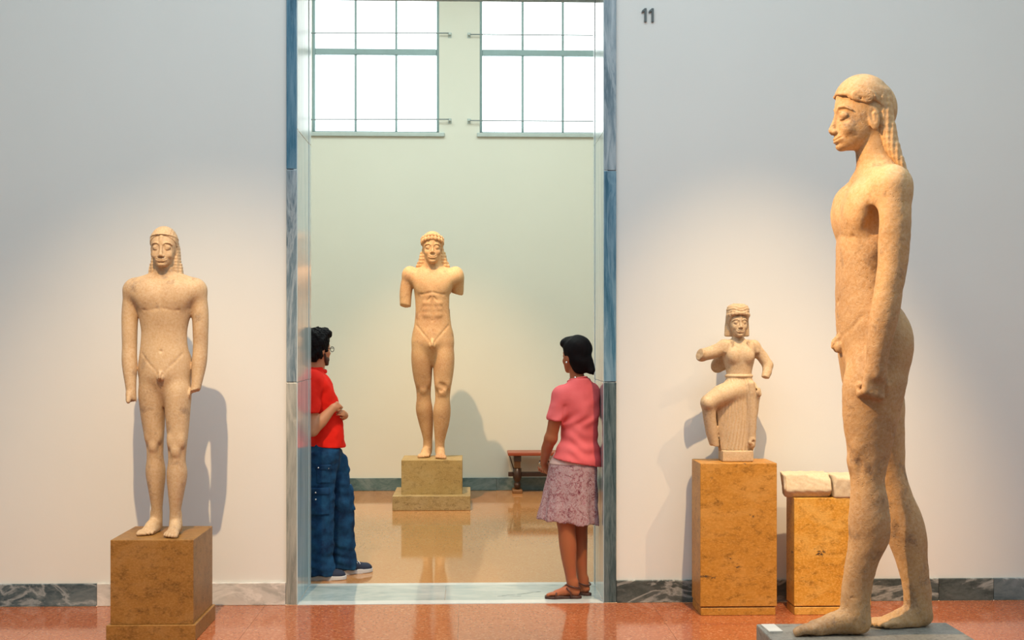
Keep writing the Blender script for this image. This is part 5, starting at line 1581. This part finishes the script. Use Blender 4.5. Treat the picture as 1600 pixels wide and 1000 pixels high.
def person_woman():
    root = thing('person', 'person with short black hair in a coral t-shirt and patterned pink skirt', 'person', (0.661, 0.25, 0))
    C0 = (0.022, 0.0, 0)
    hc = (-0.002, 0.015, 1.408)
    hf = Frame(hc, 217, 0, 0, 0.212)
    B = Sdf((-0.26, -0.20, -0.006), (0.19, 0.34, 1.65), 0.0072, fx=[(-0.22, 0.10, 0.0045)], fy=[(-0.13, 0.0, 0.005)], fz=[(0.0, 0.08, 0.0042), (0.70, 0.84, 0.0045), (1.39, 1.60, 0.0045)])
    B.fr = Frame(C0, 210)
    B.loft([(0.78, 0.01, 0, 0.11, 0.08), (0.90, 0, 0, 0.105, 0.078), (1.02, 0.0, 0, 0.105, 0.078), (1.15, 0, 0, 0.115, 0.085), (1.25, 0, 0.0, 0.125, 0.08), (1.31, 0, 0.01, 0.09, 0.05), (1.35, 0, 0.012, 0.055, 0.044)], 0.03)
    B.fr = None
    B.chain([(0.018, -0.005, 1.32), (0.010, 0.003, 1.40), (0.004, 0.01, 1.47)], [0.050, 0.045, 0.048], 0.02)
    # legs
    B.chain([(-0.045, -0.025, 0.80), (-0.062, -0.06, 0.48)], [0.072, 0.056], 0.03)
    B.loft([(0.06, -0.022, -0.075, 0.030, 0.030), (0.10, -0.027, -0.074, 0.034, 0.033), (0.16, -0.036, -0.073, 0.037, 0.038), (0.25, -0.046, -0.070, 0.047, 0.048), (0.34, -0.052, -0.066, 0.055, 0.054), (0.42, -0.058, -0.063, 0.055, 0.053), (0.50, -0.062, -0.06, 0.057, 0.055), (0.56, -0.06, -0.055, 0.06, 0.06)], 0.02)
    B.chain([(0.045, 0.03, 0.80), (0.034, 0.045, 0.48)], [0.072, 0.056], 0.03)
    B.loft([(0.06, 0.050, 0.02, 0.029, 0.029), (0.10, 0.047, 0.022, 0.032, 0.032), (0.16, 0.042, 0.026, 0.036, 0.037), (0.25, 0.034, 0.034, 0.045, 0.046), (0.34, 0.030, 0.040, 0.051, 0.052), (0.42, 0.030, 0.043, 0.052, 0.052), (0.50, 0.034, 0.045, 0.055, 0.055), (0.56, 0.036, 0.045, 0.06, 0.06)], 0.02)
    foot(B, (0.022, -0.082, 0.017), -92, 0.212, 0.085, -1)
    foot(B, (0.088, -0.002, 0.017), 228, 0.212, 0.085, 1)
    # arms: near arm hangs forward, both hands meet in front
    B.chain([(-0.080, -0.060, 1.24), (-0.130, -0.085, 1.13), (-0.158, -0.065, 1.00)], [0.036, 0.042, 0.036], 0.02)
    B.ell((-0.155, -0.060, 1.00), (0.036, 0.04, 0.04), 0.02)
    B.chain([(-0.160, -0.065, 1.00), (-0.180, -0.01, 0.93), (-0.193, 0.075, 0.845), (-0.190, 0.09, 0.825)], [0.038, 0.036, 0.025, 0.024], 0.015)
    open_hand(B, (-0.189, 0.098, 0.815), (0.25, 0.75, -0.65), (0.7, 0.2, 0.4), 0.145, -1, 0.7)
    B.chain([(0.105, 0.075, 1.27), (0.105, 0.14, 1.13), (0.06, 0.20, 1.01)], [0.046, 0.042, 0.036], 0.02)
    B.chain([(0.06, 0.20, 1.01), (-0.02, 0.235, 0.92), (-0.10, 0.235, 0.83)], [0.038, 0.036, 0.024], 0.015)
    open_hand(B, (-0.105, 0.235, 0.822), (-0.75, -0.2, -0.55), (-0.2, -0.6, 0.5), 0.145, 1, 0.7)
    head(B, hc, 0.212, 217, 0, 0, smile=0.01, eye=0.85, stone=False)
    B.cut((0, 0, 0.017), (0, 0, -1))
    B.mesh('body', M['skin_woman'], root)

    Hh = Sdf((-0.16, -0.16, 1.36), (0.17, 0.18, 1.68), 0.0042)
    Hh.fr = hf
    Hh.ell((0, 0.13, 0.70), (0.41, 0.46, 0.43), 0.03)
    Hh.ell((0, 0.24, 0.42), (0.36, 0.29, 0.36), 0.06)
    Hh.ell((0, 0.25, 0.18), (0.27, 0.18, 0.22), 0.05)
    Hh.ell((0, -0.16, 0.88), (0.34, 0.30, 0.20), 0.06)
    for s in (-1, 1):
        Hh.ell((s * 0.345, 0.02, 0.36), (0.06, 0.085, 0.14), 0.02, 'sub')
    Hh.ell((0, -0.46, 0.50), (0.35, 0.28, 0.34), 0.03, 'sub')
    Hh.fr = None
    Hh.chain([(0.07, -0.03, 1.47), (0.095, -0.045, 1.425), (0.108, -0.05, 1.402)], [0.045, 0.026, 0.008], 0.03)
    n1 = wr(8)
    Hh.displace(lambda x, y, z: 0.006 * n1(x * 1.1, y * 1.1, z * 0.7) + 0.002 * n1(x * 3, y * 3, z * 0.6), 0.03)
    Hh.mesh('hair', M['hair'], root, 0)
    e = hf.out((0.37, 0.055, 0.31))
    lathe_mesh('earring', [(0.001, -0.008), (0.006, -0.004), (0.007, 0.0), (0.005, 0.005), (0.001, 0.008)], M['silver'], root, 10, tuple(e))
    nk = bpy.data.objects.new('necklace', None)
    COL.objects.link(nk)
    nk.parent = root
    pts = [(0.014 + 0.052 * math.cos(t), -0.002 + 0.052 * math.sin(t), 1.378 + 0.008 * math.cos(t)) for t in np.linspace(0, 2 * math.pi, 25)]
    tube_mesh('cord', pts, 0.002, M['leather'], nk, 6)
    lathe_mesh('bead', [(0.001, -0.009), (0.007, -0.005), (0.009, 0.0), (0.007, 0.005), (0.001, 0.009)], M['silver'], nk, 10, (-0.004, -0.054, 1.379))
    br = [(-0.192 + 0.029 * math.cos(t), 0.078 + 0.024 * math.sin(t), 0.842 - 0.016 * math.sin(t)) for t in np.linspace(0, 2 * math.pi, 21)]
    tube_mesh('bracelet', br, 0.004, M['leather'], root, 6)
    br = [(-0.194 + 0.029 * math.cos(t), 0.092 + 0.024 * math.sin(t), 0.828 - 0.016 * math.sin(t)) for t in np.linspace(0, 2 * math.pi, 21)]
    tube_mesh('bracelet', br, 0.003, M['silver'], root, 6)

    # t-shirt
    S = Sdf((-0.26, -0.24, 0.76), (0.19, 0.24, 1.40), 0.0056)
    S.fr = Frame(C0, 210)
    S.loft([(0.79, 0.012, 0, 0.168, 0.130), (0.86, 0.010, 0, 0.164, 0.126), (0.915, 0.008, 0, 0.150, 0.112), (0.974, 0.0, 0, 0.126, 0.097), (1.03, -0.004, 0, 0.120, 0.094), (1.095, -0.006, 0, 0.126, 0.099), (1.18, -0.004, 0, 0.138, 0.104), (1.25, 0, 0.0, 0.144, 0.098), (1.30, 0, 0.008, 0.128, 0.080), (1.345, 0, 0.012, 0.085, 0.064), (1.375, 0, 0.012, 0.062, 0.056)], 0.02, n=2.2, endk=0.006)
    S.fr = None
    S.ell((-0.088, -0.060, 1.264), (0.060, 0.058, 0.066), 0.05)
    S.ell((0.108, 0.055, 1.275), (0.054, 0.060, 0.068), 0.035)
    S.chain([(-0.092, -0.066, 1.262), (-0.114, -0.080, 1.19), (-0.130, -0.086, 1.12)], [0.055, 0.055, 0.055], 0.03)
    S.chain([(0.105, 0.070, 1.275), (0.105, 0.11, 1.19), (0.10, 0.135, 1.12)], [0.052, 0.050, 0.050], 0.02)
    S.cut((-0.134, -0.086, 1.112), (-0.08, -0.05, -1), 0.003, 0, ((-0.26, -0.20, 1.02), (-0.094, 0.0, 1.15)))
    S.cut((0.10, 0.14, 1.115), (0.0, 0.3, -1), 0.003, 0, ((0.04, 0.12, 1.02), (0.19, 0.24, 1.15)))
    S.cap((-0.085, -0.12, 1.06), (-0.075, -0.125, 1.20), 0.010, 0.004, 0.02, 'sub')
    nz = wr(33)
    S.displace(lambda x, y, z: 0.007 * nz(x * 0.5, y * 0.5, z * 0.8) + 0.0045 * np.sin(75 * (z + 0.45 * x + 0.02 * np.sin(30 * x))) * np.clip((1.12 - z) * 6, 0, 1) * np.clip((z - 0.80) * 9, 0, 1)
               + 0.005 * np.sin(60 * (z - 0.9 * x + 0.015 * np.sin(40 * z))) * np.exp(-((z - 1.13) / 0.07)**2) * (y < 0), 0.03)
    S.cut((-0.005, 0, 0.848), (-0.20, 0.0, -1), 0.004)
    S.mesh('t_shirt', M['pink_shirt'], root)
    nb = [(0.014 + 0.062 * math.cos(t), 0.0 + 0.062 * math.sin(t), 1.366 + 0.012 * math.cos(t) - 0.012 * math.sin(t)) for t in np.linspace(0, 2 * math.pi, 25)]
    tube_mesh('neckband', nb, 0.0045, M['pink_shirt'], root, 6)

    # skirt
    K = Sdf((-0.30, -0.22, 0.42), (0.19, 0.24, 0.93), 0.0055)
    K.loft([(0.44, -0.050, 0.0, 0.198, 0.150), (0.51, -0.047, 0.0, 0.192, 0.150), (0.60, -0.036, 0.0, 0.178, 0.145), (0.75, -0.020, 0.0, 0.160, 0.136), (0.85, -0.012, 0.0, 0.146, 0.124), (0.90, -0.008, 0, 0.122, 0.105), (0.92, -0.004, 0, 0.11, 0.095)], 0.01)
    nk2 = wr(44)

    def folds(x, y, z):
        a = np.arctan2(y, x + 0.03)
        dn = np.clip((0.80 - z) / 0.36, 0, 1)
        return 0.008 * dn * np.sin(7 * a + 1.2 * np.sin(2 * a) + 2 * z) + 0.004 * dn * np.sin(15 * a + 9 * z + np.sin(5 * a)) + 0.006 * nk2(x, y, z * 0.5)
    K.displace(folds, 0.04)
    X, Y = K.x[:, None, None], K.y[None, :, None]
    hem = 0.470 + 0.006 * np.sin(23 * X + 20 * Y + 0.5) + 0.005 * np.sin(61 * X - 30 * Y) + 0.0025 * np.sin(170 * X + 60 * Y) - 0.07 * X * (X < 0) - 0.16 * X * (X > 0.0)
    K.f = np.maximum(K.f, (hem - K.z[None, None, :]).astype(F32))
    K.mesh('skirt', M['skirt'], root)
    patch(K, 'waistband', M['skirt_band'], root, (-0.30, -0.22, 0.835), (0.19, 0.24, 0.905), 0.004)

    # sandals
    for (cx, cy, yaw, sd) in ((0.022, -0.082, -92, -1), (0.088, -0.002, 228, 1)):
        sa = bpy.data.objects.new('sandal', None)
        COL.objects.link(sa)
        sa.parent = root
        L = 0.222
        fr = Frame((cx, cy, 0), yaw)
        Q = Sdf((-0.20 if yaw < 0 else -0.12, -0.16 if yaw < 0 else -0.05, -0.004), (0.07 if yaw < 0 else 0.15, -0.02 if yaw < 0 else 0.22, 0.04), 0.0042)
        Q.fr = fr
        for (yy, rx, ry) in ((-0.10 * L, 0.030, 0.034), (-0.42 * L, 0.029, 0.075), (-0.74 * L, 0.040, 0.064)):
            Q.loft([(0.0, 0, yy, rx, ry), (0.019, 0, yy, rx, ry)], 0.02, endk=0.003)
        Q.mesh('sole', M['sole'], sa)
        ah = 0.085

        def strap(pts, r=0.005):
            tube_mesh('strap', [fr.out(p) for p in pts], r, M['leather'], sa, 8)
        strap([(0.0 + 0.038 * math.sin(t), -0.040 - 0.041 * math.cos(t) + 0.0, ah - 0.006 + 0.010 * math.cos(t)) for t in np.linspace(0, 2 * math.pi, 21)])
        strap([(0.034, -0.055, 0.015), (0.036, -0.058, 0.045), (0.030, -0.085, 0.075)])
        strap([(-0.034, -0.055, 0.015), (-0.036, -0.058, 0.045), (-0.030, -0.085, 0.075)])
        strap([(-0.040, -0.155, 0.012), (-0.032, -0.150, 0.036), (0.0, -0.142, 0.047), (0.032, -0.148, 0.036), (0.040, -0.155, 0.012)], 0.006)
        strap([(0.0, -0.142, 0.047), (0.0, -0.115, 0.062), (0.0, -0.085, 0.088)])
        strap([(0.0, -0.142, 0.045), (-0.012, -0.175, 0.028), (-0.018, -0.188, 0.016)])
    return root


statue_left()
statue_far()
statue_big()
statue_nike()
marble_fragment()
bench()
person_man()
person_woman()

# members of the same kind share a group phrase
for o in COL.objects:
    if o.parent is None and 'category' in o:
        if o['category'] == 'pedestal':
            o['group'] = 'stone pedestals under the sculptures'
        elif o['category'] == 'statue' and o.name.startswith('kouros'):
            o['group'] = 'standing nude youths in marble'
